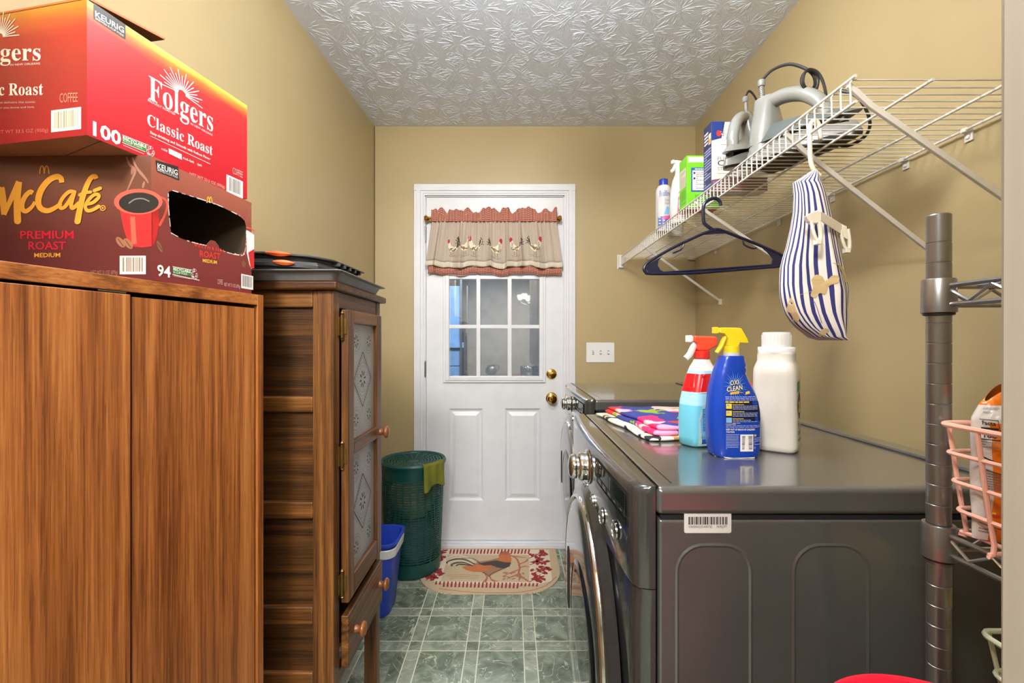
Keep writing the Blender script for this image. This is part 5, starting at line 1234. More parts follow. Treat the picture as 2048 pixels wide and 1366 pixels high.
m = MB(); m.loft(body_loft(sec3, DXc, DYc, WT+.0005, rd, 4.2, 48)); m.build('bottle_body', M_wb, db, smooth=50)
m = MB(); m.lathe([(.0325, WT+.1925), (.0335, WT+.194), (.0335, WT+.2045), (.0325, WT+.206), (.0255, WT+.2062)], (DXc, DYc, 0), 'z', 40); m.build('cap_collar', M_whitep, db)
m = MB(); m.lathe([(.0265, WT+.2065), (.0265, WT+.215), (.0258, WT+.232), (.0245, WT+.2355), (.0005, WT+.236)], (DXc, DYc, 0), 'z', 40, False, True)
for q in range(28):
    a = 2*PI*q/28; m.box(DXc+.0262*math.cos(a)-.0004, DYc+.0262*math.sin(a)-.0004, WT+.209, DXc+.0262*math.cos(a)+.0004, DYc+.0262*math.sin(a)+.0004, WT+.230)
cpo = m.build('measuring_cap', M_cap, db)
m = MB(); m.lathe([(.015, WT+.2066), (.015, WT+.226), (.0005, WT+.226)], (DXc, DYc, 0), 'z', 24); m.build('spout', M_whitep, cpo)
fn = body_map(sec3, DXc, DYc, WT+.0005, rd+PI/2, 4.2); pr = Print(fn, eps=.0006, maxlen=.012)
pr.poly([(-.026, .118), (-.004, .122), (-.004, .142), (-.026, .138)], I_green, 1); pr.ell(-.010, .093, .016, .027, I_green, 1); pr.ell(-.009, .093, .014, .024, I_navy, 2); pr.text('a', -.021, .080, .018, .024, I_yellow, 3, bold=.03); pr.text('free', -.024, .050, .020, .014, I_black, 1); pr.lines(-.024, .036, .01, .044, 2, I_navy, .4, layer=1, rng=R9); pr.lines(-.024, .022, .01, .030, 1, I_grey, .5, layer=1, rng=R9)
pr.build('label_print', db)
# colourful carton behind the bottles
bxm = MB(); gx0, gx1, gy0, gy1 = .530, .648, 1.040, 1.092
cbx = thing('detergent_box', 'red and blue carton standing behind the white detergent bottle', 'box', ((gx0+gx1)/2, gy0, WT))
bxm.box(gx0, gy0, WT+.0005, gx1, gy1, WT+.118); bxm.build('carton', mat('carton red', (206, 38, 34), .4), cbx, bevel=.001)
pl = Plane((gx0, gy0, WT), (1, 0, 0), (0, 0, 1)); pr = Print(pl.pt); pr.rect(0, .085, .118, .117, I_lightblue, 0); pr.poly([(0, .06), (.04, .085), (.09, .08), (.118, .09), (.118, .06), (.05, .05)], I_white, 1); pr.ell(.02, .09, .012, .008, I_white, 1); pr.ell(.035, .075, .012, .008, I_green, 2); pr.build('front_print', cbx)

# ------------------------------------------------------------------ white wire shelf on the right wall
SHZ = CH+.494; SF, SN, SFY = .643, .853, 2.688; LIP = .044
def bx_(y): return wr(y)-.012
sh = thing('wire_shelf', 'long white ventilated wire shelf on braces along the right wall', 'shelf', ((SF+1.07)/2, (SN+SFY)/2, SHZ))
wr_ = .0017
m = MB(); ys = []; y = SN+.010
while y < SFY-.004:
    m.tube([(SF-.0005, y, SHZ-LIP), (SF-.0015, y, SHZ-.003), (SF+.002, y, SHZ+.0018), (bx_(y), y, SHZ+.0018)], wr_, 6); y += .0254
m.build('deck_wires', M_wire, sh)
m = MB()
for x, z, r in ((SF+.001, SHZ+.0045, .0031), (SF+.002, SHZ-LIP, .0031), (SF+.147, SHZ-.0025, .0030), (SF+.300, SHZ-.0025, .0030)): m.tube([(x, SN, z), (x, SFY, z)], r, 10)
m.tube([(bx_(SN)-.002, SN, SHZ-.0025), (bx_(SFY)-.002, SFY, SHZ-.0025)], .0031, 10)
m.build('long_rods', M_wire, sh)
for y0, y1 in ((.872, .884), (1.072, 1.130), (1.60, 1.62), (2.27, 2.355)):
    m = MB(); a = Vector((SF+.004, y0, SHZ-.012)); b = Vector((wr(y1)-.010, y1, CH+.212)); d = (b-a).normalized(); s1 = Vector((0, 1, 0)); s1 = (s1-d*s1.dot(d)).normalized(); s2 = d.cross(s1).normalized()
    if s2.z > 0: s2 = -s2
    w = .0115
    pts = [a+Vector((-.002, 0, .010)), a+d*.02+Vector((0, 0, .006)), a+d*.05, b]
    rings = []
    for p in pts: rings.append([p-s2*w*.5-s1*.0015, p+s2*w*.5-s1*.0015, p+s2*w*.5+s1*.0055, p-s2*w*.5+s1*.0055])
    m.loft(rings); m.box(b.x-.004, y1-.006, b.z-.022, wr(y1)-.0005, y1+.008, b.z+.008); m.build('brace', M_wire, sh, bevel=.001)
for y in (1.060, 1.232, 1.52, 1.83, 2.12, 2.42):
    m = MB(); xx = wr(y); m.box(xx-.018, y-.007, SHZ-.0075, xx-.0005, y+.007, SHZ+.002); m.box(xx-.005, y-.010, SHZ-.028, xx-.0005, y+.010, SHZ-.004); m.lathe([(.006, -(xx-.0055)), (.004, -(xx-.008)), (.0004, -(xx-.0085))], (0, y, SHZ-.018), '-x', 12)
    m.build('wall_clip', M_wire, sh, bevel=.001)
m = MB(); m.box(SF-.014, SFY-.012, SHZ-.060, SF+.014, DY-.0005, SHZ+.014); m.box(SF-.020, DY-.006, SHZ-.066, SF+.020, DY-.0004, SHZ+.020); m.build('end_bracket', M_wire, sh, bevel=.003)
m = MB(); m.box(wr(SFY)-.045, SFY-.006, SHZ-.012, wr(SFY)-.004, DY-.0005, SHZ+.008); m.build('end_bracket', M_wire, sh, bevel=.003)
m = MB(); m.lathe([(.0045, SN-.012), (.0065, SN-.009), (.0065, SN+.004), (.004, SN+.006)], (bx_(SN)-.002, 0, SHZ-.0025), 'y', 14); o = m.build('end_cap', mat('red rubber cap', (200, 42, 40), .5), sh); lab(o, 'red rubber end cap')
DZ = SHZ+.0042                 # where things stand on the deck

# ------------------------------------------------------------------ things on the shelf
M_can = mat('white enamelled can', (216, 214, 212), .25); M_capb = mat('blue cap plastic', (28, 56, 160), .3)
sx_, sy_ = .686, 2.06; q = thing('spray_can', 'white starch spray can with a blue cap at the far end of the wire shelf', 'can', (sx_, sy_, DZ))
m = MB(); m.lathe([(.033, DZ), (.0345, DZ+.003), (.0345, DZ+.178), (.032, DZ+.192), (.024, DZ+.204), (.020, DZ+.206)], (sx_, sy_, 0), 'z', 36); m.build('can_body', M_can, q)
m = MB(); m.lathe([(.019, DZ+.2062), (.0195, DZ+.230), (.018, DZ+.234), (.001, DZ+.2345)], (sx_, sy_, 0), 'z', 28); m.build('cap', M_capb, q)
def cyl(cx, cy, z0, r, face): return lambda u, v, h: Vector((cx+(r+h)*math.sin(u/r+face), cy-(r+h)*math.cos(u/r+face), z0+v))
pr = Print(cyl(sx_, sy_, DZ, .0345, -.25), eps=.0004, maxlen=.010)
pr.text('Faultless', -.020, .150, .050, .026, I_blue, 1, serif=True); pr.poly([(-.028, .004), (.045, .004), (.045, .050), (.01, .062), (-.028, .058)], I_blue, 0); pr.poly([(-.010, .045), (.045, .050), (.045, .068), (-.005, .060)], I_pink, 2)
pr.poly([(.0, .068), (.02, .068), (.024, .10), (.012, .105)], I_lightblue, 0); pr.text('NIAGARA' if False else 'HEAVY', .004, .112, .022, .010, I_grey, 1); pr.text('STARCH', .004, .126, .026, .010, I_grey, 1); pr.lines(-.033, .02, -.025, .135, 22, I_pale, .5, layer=0, rng=R9)
pr.build('label_print', q)
# white trigger spray bottle with red label
def shelf_spray(lbl, cx, cy, kk, lab_red):
    q = thing('spray_bottle', lbl, 'spray bottle', (cx, cy, DZ)); s3 = [(0, -.030, .030, .020), (.004, -.034, .034, .023), (.05, -.036, .036, .025), (.11, -.034, .034, .024), (.145, -.026, .026, .020), (.165, -.016, .016, .0155), (.175, -.0135, .0135, .0135)]
    s3 = [(z*kk, a, b, d) for z, a, b, d in s3]
    m = MB(); m.loft(body_loft(s3, cx, cy, DZ+.0003, -.5, 2.6)); m.build('bottle_body', M_can, q, smooth=50)
    trigger_head(q, cx, cy, DZ+.1745*kk, .98, M_whitep, M_whitep, M_whitep, M_whitep, .25)
    fn = body_map(s3, cx, cy, DZ+.0003, -.5, 2.6); pr = Print(fn, eps=.0006, maxlen=.012)
    if lab_red:
        pr.poly([(-.004, .012), (.034, .012), (.033, .125), (.018, .150), (.002, .120)], I_redl, 0); pr.rect(.004, .055, .032, .09, I_lightblue, 1); pr.rect(.008, .06, .016, .085, I_green, 2); pr.text('FOLEX', .004, .104, .028, .014, I_white, 1, bold=.02); pr.rect(.002, .03, .032, .05, I_blue, 1); pr.lines(.002, .014, .032, .028, 2, I_white, .5, layer=1, rng=R9)
    else: pr.poly([(-.03, .05), (.03, .05), (.03, .12), (-.03, .12)], I_red, 0); pr.text('STAIN', -.02, .08, .04, .014, I_white, 1)
    pr.build('label_print', q)
shelf_spray('white trigger spray bottle with a red label between the can and the green box', .702, 1.915, 1.22, True)
shelf_spray('white spray bottle standing behind the starch can, mostly hidden', .775, 2.16, 1.02, False)
# green box
gx0, gx1, gy0, gy1 = .652, .775, 1.697, 1.772; M_gb = mat('lime green carton', (120, 206, 40), .4)
q = thing('cleaner_box', 'lime green carton with a white instruction panel on the wire shelf', 'box', ((gx0+gx1)/2, gy0, DZ))
m = MB(); m.box(gx0, gy0, DZ+.0003, gx1, gy1, DZ+.196); m.build('carton', M_gb, q, bevel=.0012)
m = MB(); m.box(gx0+.001, gy0+.001, DZ-.0002, gx1-.001, gy1-.001, DZ+.0002); o = m.build('carton_base', I_redl, q, smooth=0); lab(o, 'red base of the carton')
pl = Plane((gx0, gy0, DZ), (1, 0, 0), (0, 0, 1)); pr = Print(pl.pt)
pr.rect(.005, .170, .118, .190, I_white, 0); pr.rect(.016, .060, .118, .150, I_blue, 0); pr.rect(.021, .066, .114, .140, I_white, 1); pr.lines(.034, .070, .110, .136, 9, I_grey, .35, layer=2, rng=R9); pr.lines(.03, .142, .1, .148, 1, I_white, .6, layer=1, rng=R9)
for j in range(2): pr.ell(.028, .130-.020*j, .004, .004, I_black, 3, 10)
pr.rect(.03, .012, .118, .050, ink('lime dark', (90, 176, 40)), 0); pr.build('front_print', q)
pl = Plane((gx0, gy1, DZ), (0, -1, 0), (0, 0, 1)); pr = Print(pl.pt); pr.rect(.008, .085, .066, .155, I_cream, 0); pr.lines(.012, .088, .062, .150, 12, I_grey, .4, layer=1, rng=R9); pr.lines(.008, .02, .066, .075, 7, ink('lime dark', (80, 160, 36)), .45, layer=0, rng=R9); pr.build('side_print', q)
# tall blue and white furniture care box
fx0, fx1, fy0, fy1 = .660, .845, 1.505, 1.566; FHt = .230
M_fb = mat('furniture box white print', (228, 220, 212), .35); M_fbs = mat('navy carton side', (40, 50, 92), .35)
q = thing('care_kit_box', 'tall navy and white furniture care carton behind the steam irons', 'box', ((fx0+fx1)/2, fy0, DZ))
m = MB(); m.use(0); m.box(fx0, fy0, DZ+.0003, fx1, fy1, DZ+FHt); m.build('carton', [M_fb], q, smooth=0, bevel=.001)
pl = Plane((fx0, fy0, DZ), (1, 0, 0), (0, 0, 1)); pr = Print(pl.pt); I_rb2 = ink('royal label blue', (34, 58, 128), .35)
pr.poly([(0, FHt-.064), (.03, FHt-.056), (.08, FHt-.053), (.185, FHt-.062), (.185, FHt-.0005), (0, FHt-.0005)], I_rb2, 0)
pr.ell(.024, FHt-.040, .008, .010, I_redl, 1); pr.text('GUARDSMAN', .016, FHt-.043, .066+.04, .011, I_white, 1, bold=.025); pr.text('Your Professional', .040, FHt-.052, .06, .006, I_white, 1)
pr.text('FURNITURE', .020, .100, .105, .013, I_grey, 1); pr.text('CARE', .020, .083, .085, .019, I_black, 1); pr.text('STAIN REMOVAL', .020, .068, .12, .011, I_grey, 1); pr.lines(.02, .055, .09, .06, 1, I_grey, .3, layer=1, rng=R9)
pr.poly([(.052, .128), (.066, .126), (.066, .140), (.050, .142)], I_redl, 1); pr.lines(.03, .150, .07, .155, 1, I_grey, .3, layer=1, rng=R9)
I_bn = ink('brown leather print', (120, 78, 66)); pr.poly([(.0, .0), (.185, .0), (.185, .046), (.05, .044), (0, .036)], I_bn, 0); pr.poly([(.004, .020), (.03, .020), (.03, .034), (.004, .032)], ink('purple print', (140, 110, 170)), 1)
pr.poly([(.032, FHt-.058), (.046, FHt-.060), (.060, FHt-.002), (.044, FHt-.002)], I_cream, 3); pr.poly([(.046, FHt-.060), (.058, FHt-.062), (.070, FHt-.002), (.060, FHt-.002)], I_lightblue, 3); pr.lines(.036, FHt-.05, .042, FHt-.005, 8, I_black, .5, layer=4, rng=R9)
pr.build('front_print', q)
pl = Plane((fx0, fy1, DZ), (0, -1, 0), (0, 0, 1)); pr = Print(pl.pt); pr.rect(0, 0, fy1-fy0, FHt, M_fbs, 0); pr.lines(.006, .02, .056, .15, 14, I_lav, .45, layer=1, rng=R9); pr.rect(.040, .16, .057, .195, I_cream, 1); pr.rect(.042, .163, .055, .178, I_gold, 2); pr.lines(.006, .165, .036, .21, 4, I_white, .5, layer=1, rng=R9); pr.build('side_print', q)

# ------------------------------------------------------------------ steam irons
M_ig = mat('pale grey iron plastic', (136, 137, 131), .25); M_is = mat('slate iron plastic', (88, 95, 93), .22); M_sole = mat('dark iron soleplate', (52, 50, 48), .25, .8); M_cord = mat('black rubber cord', (32, 31, 30), .5); M_tankw = mat('smoky water tank', (120, 118, 112), .08)
def iron(lbl, xf, cordpts, skirt, tank):
    q = thing('steam_iron', lbl, 'iron', tuple(xf.to_translation()))
    def hw(x): t = max(0, min(1, x/.28)); return .058*(1-t**2.2)**.62 if t < .999 else .001
    xsn = [0, .012, .03, .06, .10, .14, .18, .21, .24, .262, .275, .28]
    def outline(z, kk=1, x0=0): return [(x, hw(x)*kk, z) for x in xsn]+[(x, -hw(x)*kk, z) for x in reversed(xsn)]
    m = MB(xf); m.loft([outline(0), outline(.007)]); m.build('soleplate', M_sole, q, smooth=30)
    def rings(z0, z1, kk0, kk1, sh):
        out_ = []
        for j in range(7):
            t = j/6; kk = kk0+(kk1-kk0)*t; out_.append([(x*(1-sh*t)+.004*t, y*kk*(1-.25*t*t), z0+(z1-z0)*t*(1-.55*(x/.28)**1.5)) for x, y, _ in outline(0)])
        return out_
    m = MB(xf); m.loft(rings(.0075, .050, 1.0, .92, .06)); m.build('water_tank', tank, q, smooth=50)
    m = MB(xf); m.loft(rings(.046, .090, .90, .62, .22)); m.build('skirt', skirt, q, smooth=50)
    m = MB(xf)                                 # heel block rising into the handle
    m.loft([[(a*(.036 if z < .11 else .030)+cx_, b*w, z) for a, b in [sup(2*PI*i/20, 3) for i in range(20)]] for cx_, w, z in ((.026, .054, .010), (.026, .052, .060), (.026, .042, .100), (.024, .031, .135), (.022, .024, .152), (.020, .018, .163))]); m.build('heel', M_ig, q, smooth=50)
    m = MB(xf); m.tube(smoothpath([(.012, 0, .134), (.035, 0, .146), (.08, 0, .147), (.13, 0, .132), (.170, 0, .105), (.190, 0, .078), (.198, 0, .052)]), .0165, 14, sx=1.25); m.build('handle', M_ig, q)
    m = MB(xf); m.tube([(.012, 0, .158), (.008, 0, .195)], .0062, 10)
    for j in range(9): m.lathe([(.0075, .160+j*.0045), (.0075, .162+j*.0045)], (.012-.0006*j, 0, 0), 'z', 12)
    m.lathe([(.009, .196), (.011, .200), (.011, .209), (.006, .212)], (.008, 0, 0), 'z', 14); sr = m.build('strain_relief', M_ig, q)
    m = MB(xf); m.tube(smoothpath(cordpts, 8), .0036, 8); m.build('cord', M_cord, q)
    m = MB(xf); m.lathe([(.013, .076), (.013, .084), (.004, .086)], (.235, 0, -.042), 'z', 18); m.build('dial', M_black, q)
    return q
h_, n_ = Vector((.722, 1.330, DZ)), Vector((.832, 1.090, DZ)); ang = math.atan2(n_.y-h_.y, n_.x-h_.x)
xfB = Matrix.Translation(h_) @ Matrix.Rotation(ang, 4, 'Z') @ Matrix.Diagonal((.97, .97, 1.24, 1))
cp = [(.008, 0, .209), (.04, .004, .222), (.09, .006, .214), (.135, .008, .185), (.150, .018, .165), (.150, .022, .145), (.148, 0, .132), (.146, -.020, .145), (.150, -.018, .166), (.156, 0, .172), (.160, .020, .160), (.158, .018, .135), (.150, .0, .126), (.142, -.022, .150), (.146, 0, .176), (.162, .022, .165), (.175, .03, .12), (.16, .06, .06), (.19, .075, .012), (.25, .06, .008), (.29, .01, .02), (.285, -.03, .06), (.25, -.04, .085)]
iron('pale grey steam iron with its cord wrapped round the handle, nearer on the wire shelf', xfB, cp, M_is, M_tankw)
h2, n2 = Vector((.758, 1.448, DZ+.063)), Vector((.604, 1.298, DZ+.063)); ang2 = math.atan2(n2.y-h2.y, n2.x-h2.x)
xfA = Matrix.Translation(h2-(n2-h2).normalized()*.02) @ Matrix.Rotation(ang2, 4, 'Z') @ Matrix.Rotation(math.radians(16), 4, 'Y') @ Matrix.Diagonal((.80, .80, 1.0, 1))
iron('second grey steam iron pointing at the shelf front, behind the nearer iron', xfA, [(.008, 0, .209), (-.01, .012, .225), (-.03, .03, .19), (-.045, .05, .10), (-.045, .06, .02), (-.02, .085, .006), (.05, .10, .006), (.12, .12, .006)], M_ig, M_ig)

# ------------------------------------------------------------------ navy hanger on the shelf rail
M_navy = mat('navy plastic', (20, 24, 48), .30)
HY = 1.372; hk = HY/F
def hp_(px, py, d=0): return (X(px, HY), HY+d, Z(py, HY))
hg = tag(None or MB().build('clothes_hanger', M_navy, None, loc=(X(1430, HY), HY, Z(398, HY))), 'navy blue plastic clothes hanger hooked over the front rail of the shelf', 'hanger') if False else thing('clothes_hanger', 'navy blue plastic clothes hanger hooked over the front rail of the shelf', 'hanger', hp_(1430, 398))
m = MB(); m.tube(smoothpath([hp_(1441, 411), hp_(1440, 404), hp_(1434, 398), hp_(1425, 397), hp_(1413, 403), hp_(1407, 414), hp_(1407, 440), hp_(1410, 448), hp_(1419, 455), hp_(1430, 462)]), .0052, 10); m.build('hook', M_navy, hg)
m = MB()
L_ = [hp_(1430, 459), hp_(1400, 470), hp_(1345, 496), hp_(1305, 519), hp_(1293, 528), hp_(1288, 537), hp_(1291, 544), hp_(1302, 547.5), hp_(1380, 546.5), hp_(1450, 541.5), hp_(1530, 535), hp_(1556, 533), hp_(1566, 528), hp_(1568, 518), hp_(1560, 509), hp_(1520, 491), hp_(1470, 471), hp_(1440, 460), hp_(1430, 459)]
m.tube(smoothpath(L_, 5), .0046, 10, sx=1.0)
m.tube(smoothpath([hp_(1324, 545), hp_(1430, 538), hp_(1540, 530)]), .0030, 8)
m.build('frame', M_navy, hg)
for web in (((1290, 538), (1297, 528), (1325, 512), (1317, 521), (1315, 531), (1320, 540), (1330, 545), (1300, 546)), ((1566, 520), (1567, 530), (1556, 533.5), (1535, 535), (1543, 527), (1545, 517), (1535, 505), (1520, 492), (1556, 508)), ((1402, 470), (1422, 458), (1440, 460), (1456, 467), (1430, 468))):
    m = MB(); m.prism([(X(a, HY), Z(b, HY)) for a, b in web], (0, HY-.0022, 0), (1, 0, 0), (0, 0, 1), (0, .0044, 0)); m.build('corner_web', M_navy, hg, smooth=0)
for pts in ([(1367, 487), (1366, 493), (1362, 499), (1352, 504), (1346, 506)], [(1486, 480), (1487, 487), (1492, 492), (1506, 497), (1513, 496)]):
    m = MB(); m.tube(smoothpath([hp_(*p) for p in pts]), .0026, 8); m.build('strap_notch', M_navy, hg)

# ------------------------------------------------------------------ striped peg bag on a white hook
BGY = .985; bk = BGY/F
def stripe_mat():
    s = N('navy and white ticking stripe'); tc = s.n('ShaderNodeTexCoord'); sp = s.n('ShaderNodeSeparateXYZ'); s.l(tc.outputs['UV'], sp.inputs[0])
    t = s.math('FRACT', s.math('MULTIPLY', sp.outputs[0], 25.0)); k_ = s.math('GREATER_THAN', t, .58)
    s.l(s.mix(k_, (224, 216, 208), (42, 44, 108)), s.b.inputs['Base Color']); s.bump(s.noise(s.coords(), 300, 2), .1, .0005); return s.set(Roughness=.8)
M_tick = stripe_mat()
sec = [(10, 238, 285), (60, 165, 312), (100, 100, 325), (125, 104, 333), (200, 112, 352), (330, 106, 382), (450, 88, 408), (600, 55, 440), (680, 30, 458), (760, 12, 477), (900, 6, 508), (950, 9, 516), (1000, 16, 514), (1060, 30, 510), (1120, 52, 506), (1180, 92, 503), (1230, 140, 494), (1275, 205, 480), (1305, 250, 468), (1328, 360, 452)]
def bg(px, py, d=0): return (X(1560+px/3.9, BGY), BGY+d, Z(340+py/3.9, BGY))
pg = thing('peg_bag', 'torn navy and white striped cloth peg bag hanging from the shelf front', 'bag', bg(260, 10))
def bag(u, v, h=0):
    t = v*(len(sec)-1); i = min(int(t), len(sec)-2); t -= i; a, b = sec[i], sec[i+1]; py = a[0]+(b[0]-a[0])*t; l = a[1]+(b[1]-a[1])*t; r = a[2]+(b[2]-a[2])*t
    an = 2*PI*u; cxp = (l+r)/2; w = (r-l)/2; dep = .006+.044*math.sin(PI*min(1, v*.62+.03))**1.1
    c, s_ = math.cos(an), math.sin(an)                       # u=0 right seam, .25 front, .5 left
    ridge = 1-.25*abs(math.sin(an*2+.6))
    wr2 = .004*math.sin(an*7+v*11)*min(1, v*3)+.003*math.sin(v*34+an*3)*max(0, v-.6)
    x = X(1560+(cxp+w*(math.copysign(abs(c)**.85, c)))/3.9, BGY); y = BGY-s_*(dep+.5*wr2)*ridge-h*(1 if s_ > 0 else -1)
    z = Z(340+py/3.9, BGY)
    return Vector((x+wr2*.2, y, z))
m = MB(); m.grid(lambda u, v: bag(u, v), 96, 72); m.poly([bag(i/24, 1) for i in range(24)]); m.build('bag_cloth', M_tick, pg, smooth=180, fix=False)
M_bare = mat('bare beige lining', (196, 170, 122), .9)
def bguv(px, py):
    v = 0
    for i in range(len(sec)-1):
        if sec[i][0] <= py <= sec[i+1][0]: v = (i+(py-sec[i][0])/(sec[i+1][0]-sec[i][0]))/(len(sec)-1); l = sec[i][1]; r = sec[i][2]; t = (py-sec[i][0])/(sec[i+1][0]-sec[i][0]); l += (sec[i+1][1]-l)*t; r += (sec[i+1][2]-r)*t
    c = max(-1, min(1, (px-(l+r)/2)/((r-l)/2))); c = math.copysign(abs(c)**(1/.85), c); return (math.acos(c)/(2*PI), v)
pr = Print(lambda u, v, h: bag(u, v, h), eps=.0012, maxlen=.05)
def blob(pts, m_): pr.poly([(p.x, p.y) for p in smoothpath([bguv(*p) for p in pts+[pts[0]]], 4)[:-1]], m_, 1)
blob([(165, 870), (200, 835), (240, 850), (262, 885), (300, 845), (340, 855), (335, 900), (280, 925), (255, 985), (215, 975), (180, 1010), (150, 990), (170, 930)], M_bare)
blob([(345, 770), (380, 752), (425, 765), (455, 800), (480, 850), (490, 870), (450, 890), (435, 840), (395, 800)], M_bare)
blob([(34, 1000), (55, 1040), (70, 1100), (98, 1160), (105, 1190), (70, 1150), (45, 1100)], M_bare); blob([(235, 1270), (262, 1240), (290, 1262), (270, 1290), (250, 1298)], M_bare)
pr.stroke([bguv(90, 985), bguv(160, 960)], .0022, M_bare, 0); pr.stroke([bguv(305, 750), bguv(350, 770)], .003, M_bare, 0); pr.stroke([bguv(175, 1040), bguv(200, 1110), bguv(235, 1200)], .0022, I_navy, 0)
o = pr.build('torn_patch', pg); lab(o, 'beige torn patches')
M_hk = mat('ivory plastic', (232, 224, 206), .35)
m = MB(); RXh = SF+.002
hy = BGY
m.tube(smoothpath([(X(1641, hy), hy-.0, Z(279, hy)), (X(1640, hy), hy, Z(268, hy)), (X(1637, hy), hy, Z(249, hy)), (X(1630, hy), hy, Z(241, hy)), (X(1622, hy), hy, Z(247, hy)), (X(1620, hy), hy, Z(262, hy)), (X(1620, hy), hy, Z(300, hy)), (X(1622, hy), hy, Z(325, hy)), (X(1628, hy), hy, Z(340, hy)), (X(1640, hy), hy, Z(352, hy))]), .0046, 12); m.build('hook', M_hk, pg)
# white clip bar in front
cl = thing('clip_hanger', 'ivory plastic two-clip hanger bar clipped on the striped bag', 'clip', (X(1660, .93), .93, Z(450, .93)))
def cp2(px, py, y): return Vector((X(px, y), y, Z(py, y)))
def clipbar():
    y0, y1 = .915, .965
    a, b = cp2(1632, 432, y0), cp2(1690, 470, y1)
    m = MB()
    top = [cp2(1612, 431, y0), cp2(1617, 442, y0), cp2(1626, 447, y0), cp2(1636, 446, y0), cp2(1641, 440, y0), cp2(1641, 424, y0), cp2(1638, 419, y0), cp2(1622, 425, y0)]
    m.loft([top, [p+Vector((.003, .014, 0)) for p in top]]); m.build('clip_head', M_hk, cl, bevel=.0015)
    m = MB(); q0 = [cp2(1641, 423, y0), cp2(1641, 441, y0), cp2(1645, 446, y0+.012), cp2(1645, 424, y0+.012)]; q1 = [cp2(1684, 450, y1), cp2(1684, 470, y1), cp2(1692, 474, y1+.012), cp2(1692, 452, y1+.012)]
    m.loft([q0, q1]); m.build('bar', M_hk, cl, bevel=.0012)
    for (px, py, y) in ((1632, 445, y0), (1690, 462, y1)):
        m = MB(); s = y/F
        m.tube(smoothpath([cp2(px-9, py-2, y), cp2(px-6, py+14, y), cp2(px-1, py+30, y), cp2(px+5, py+42, y+.002)]), .0034, 8)
        m.tube(smoothpath([cp2(px+5, py-4, y+.004), cp2(px+8, py+14, y+.004), cp2(px+9, py+30, y+.004), cp2(px+7, py+42, y+.003)]), .0042, 8)
        m.box(cp2(px+5, 0, y).x-.006, y-.004, Z(py+44, y), cp2(px+5, 0, y).x+.004, y+.008, Z(py+34, y)); m.build('clip', M_hk, cl, bevel=.001)
    m = MB(); p = cp2(1690, 465, y1); m.loft([[cp2(1684, 448, y1), cp2(1684, 472, y1), cp2(1697, 480, y1), cp2(1694, 452, y1)], [cp2(1684, 448, y1)+Vector((0, .012, 0)), cp2(1684, 472, y1)+Vector((0, .012, 0)), cp2(1697, 480, y1)+Vector((0, .012, 0)), cp2(1694, 452, y1)+Vector((0, .012, 0))]]); m.build('clip_head', M_hk, cl, bevel=.0015)
clipbar()

# ------------------------------------------------------------------ chrome post rack at the right
RXp, RYp, RR = .542, .578, .0125; RTOP = Z(430, RYp)
rk = thing('wire_rack', 'grey metal post shelving rack with wire shelves in the right foreground', 'rack', (.72, .40, 0))
def post(x, y):
    m = MB(); prof = [(.001, .0), (RR, .0)]; z = .02
    while z < RTOP-.012:
        prof += [(RR, z), (RR-.0007, z+.0006), (RR-.0007, z+.0013), (RR, z+.0019)]; z += .0254
    prof += [(RR, RTOP-.0015), (RR-.001, RTOP), (RR-.002, RTOP), (RR-.002, RTOP-.004), (.0005, RTOP-.004)]
    m.lathe(prof, (x, y, 0), 'z', 32, False, True); return m.build('post', M_steel, rk, smooth=30)
RX2, RY2 = .900, -.20
post(RXp, RYp); post(RX2, RYp)
post(RX2, .235)
def rack_shelf(zt, nm):
    f = bpy.data.objects.new(nm, None); COL.objects.link(f); f.parent = rk; f.location = Vector((.72, .40, zt))-wloc(rk); WL[f.name] = Vector((.72, .40, zt))
    y_n = .235
    m = MB()
    for (a, b) in (((RXp, RYp-.0), (RXp, y_n)), ((RXp, RYp), (RX2, RYp)), ((RX2, RYp), (RX2, y_n)), ((RXp, y_n), (RX2, y_n))):
        a, b = Vector((*a, 0)), Vector((*b, 0)); d = (b-a).normalized(); L = (b-a).length; out_ = Vector((d.y, -d.x, 0))*(-.0)
        a2, b2 = a+d*.012, b-d*.012
        for zz in (zt, zt-.0235): m.tube([a2+Vector((0, 0, zz)), b2+Vector((0, 0, zz))], .0030, 8)
        n = max(2, int(L/.055)); pts = []
        for k in range(n*2+1): pts.append(a2+(b2-a2)*(k/(n*2))+Vector((0, 0, zt-.0035 if k % 2 == 0 else zt-.0205)))
        m.tube(pts, .0021, 6)
    m.build('rim', M_wirer, f)
    m = MB(); x = RXp+.025
    while x < RX2-.01: m.tube([(x, y_n, zt+.002), (x, RYp, zt+.002)], .0018, 6); x += .0254
    m.tube([(RXp, (y_n+RYp)/2, zt-.002), (RX2, (y_n+RYp)/2, zt-.002)], .003, 8); m.build('deck_wires', M_wirer, f)
    for (x, y) in ((RXp, RYp), (RX2, RYp), (RX2, .235)):
        m = MB(); m.lathe([(.0128, zt-.033), (.0178, zt-.033), (.0172, zt+.008), (.0165, zt+.0095), (.0128, zt+.0095)], (x, y, 0), 'z', 32, False, False); c = m.build('collar', M_steel, f)
        m = MB(); m.lathe([(.0127, zt-.037), (.0158, zt-.036), (.0158, zt-.0332), (.0127, zt-.0332)], (x, y, 0), 'z', 28, False, False); o = m.build('sleeve', M_black, c); lab(o, 'black plastic sleeve')
    return f
rack_shelf(CH+.0695, 'wire_rack_shelf'); RS2 = CH-.2405; rack_shelf(RS2, 'wire_rack_shelf'); RS3 = CH-.490; rack_shelf(RS3, 'wire_rack_shelf')

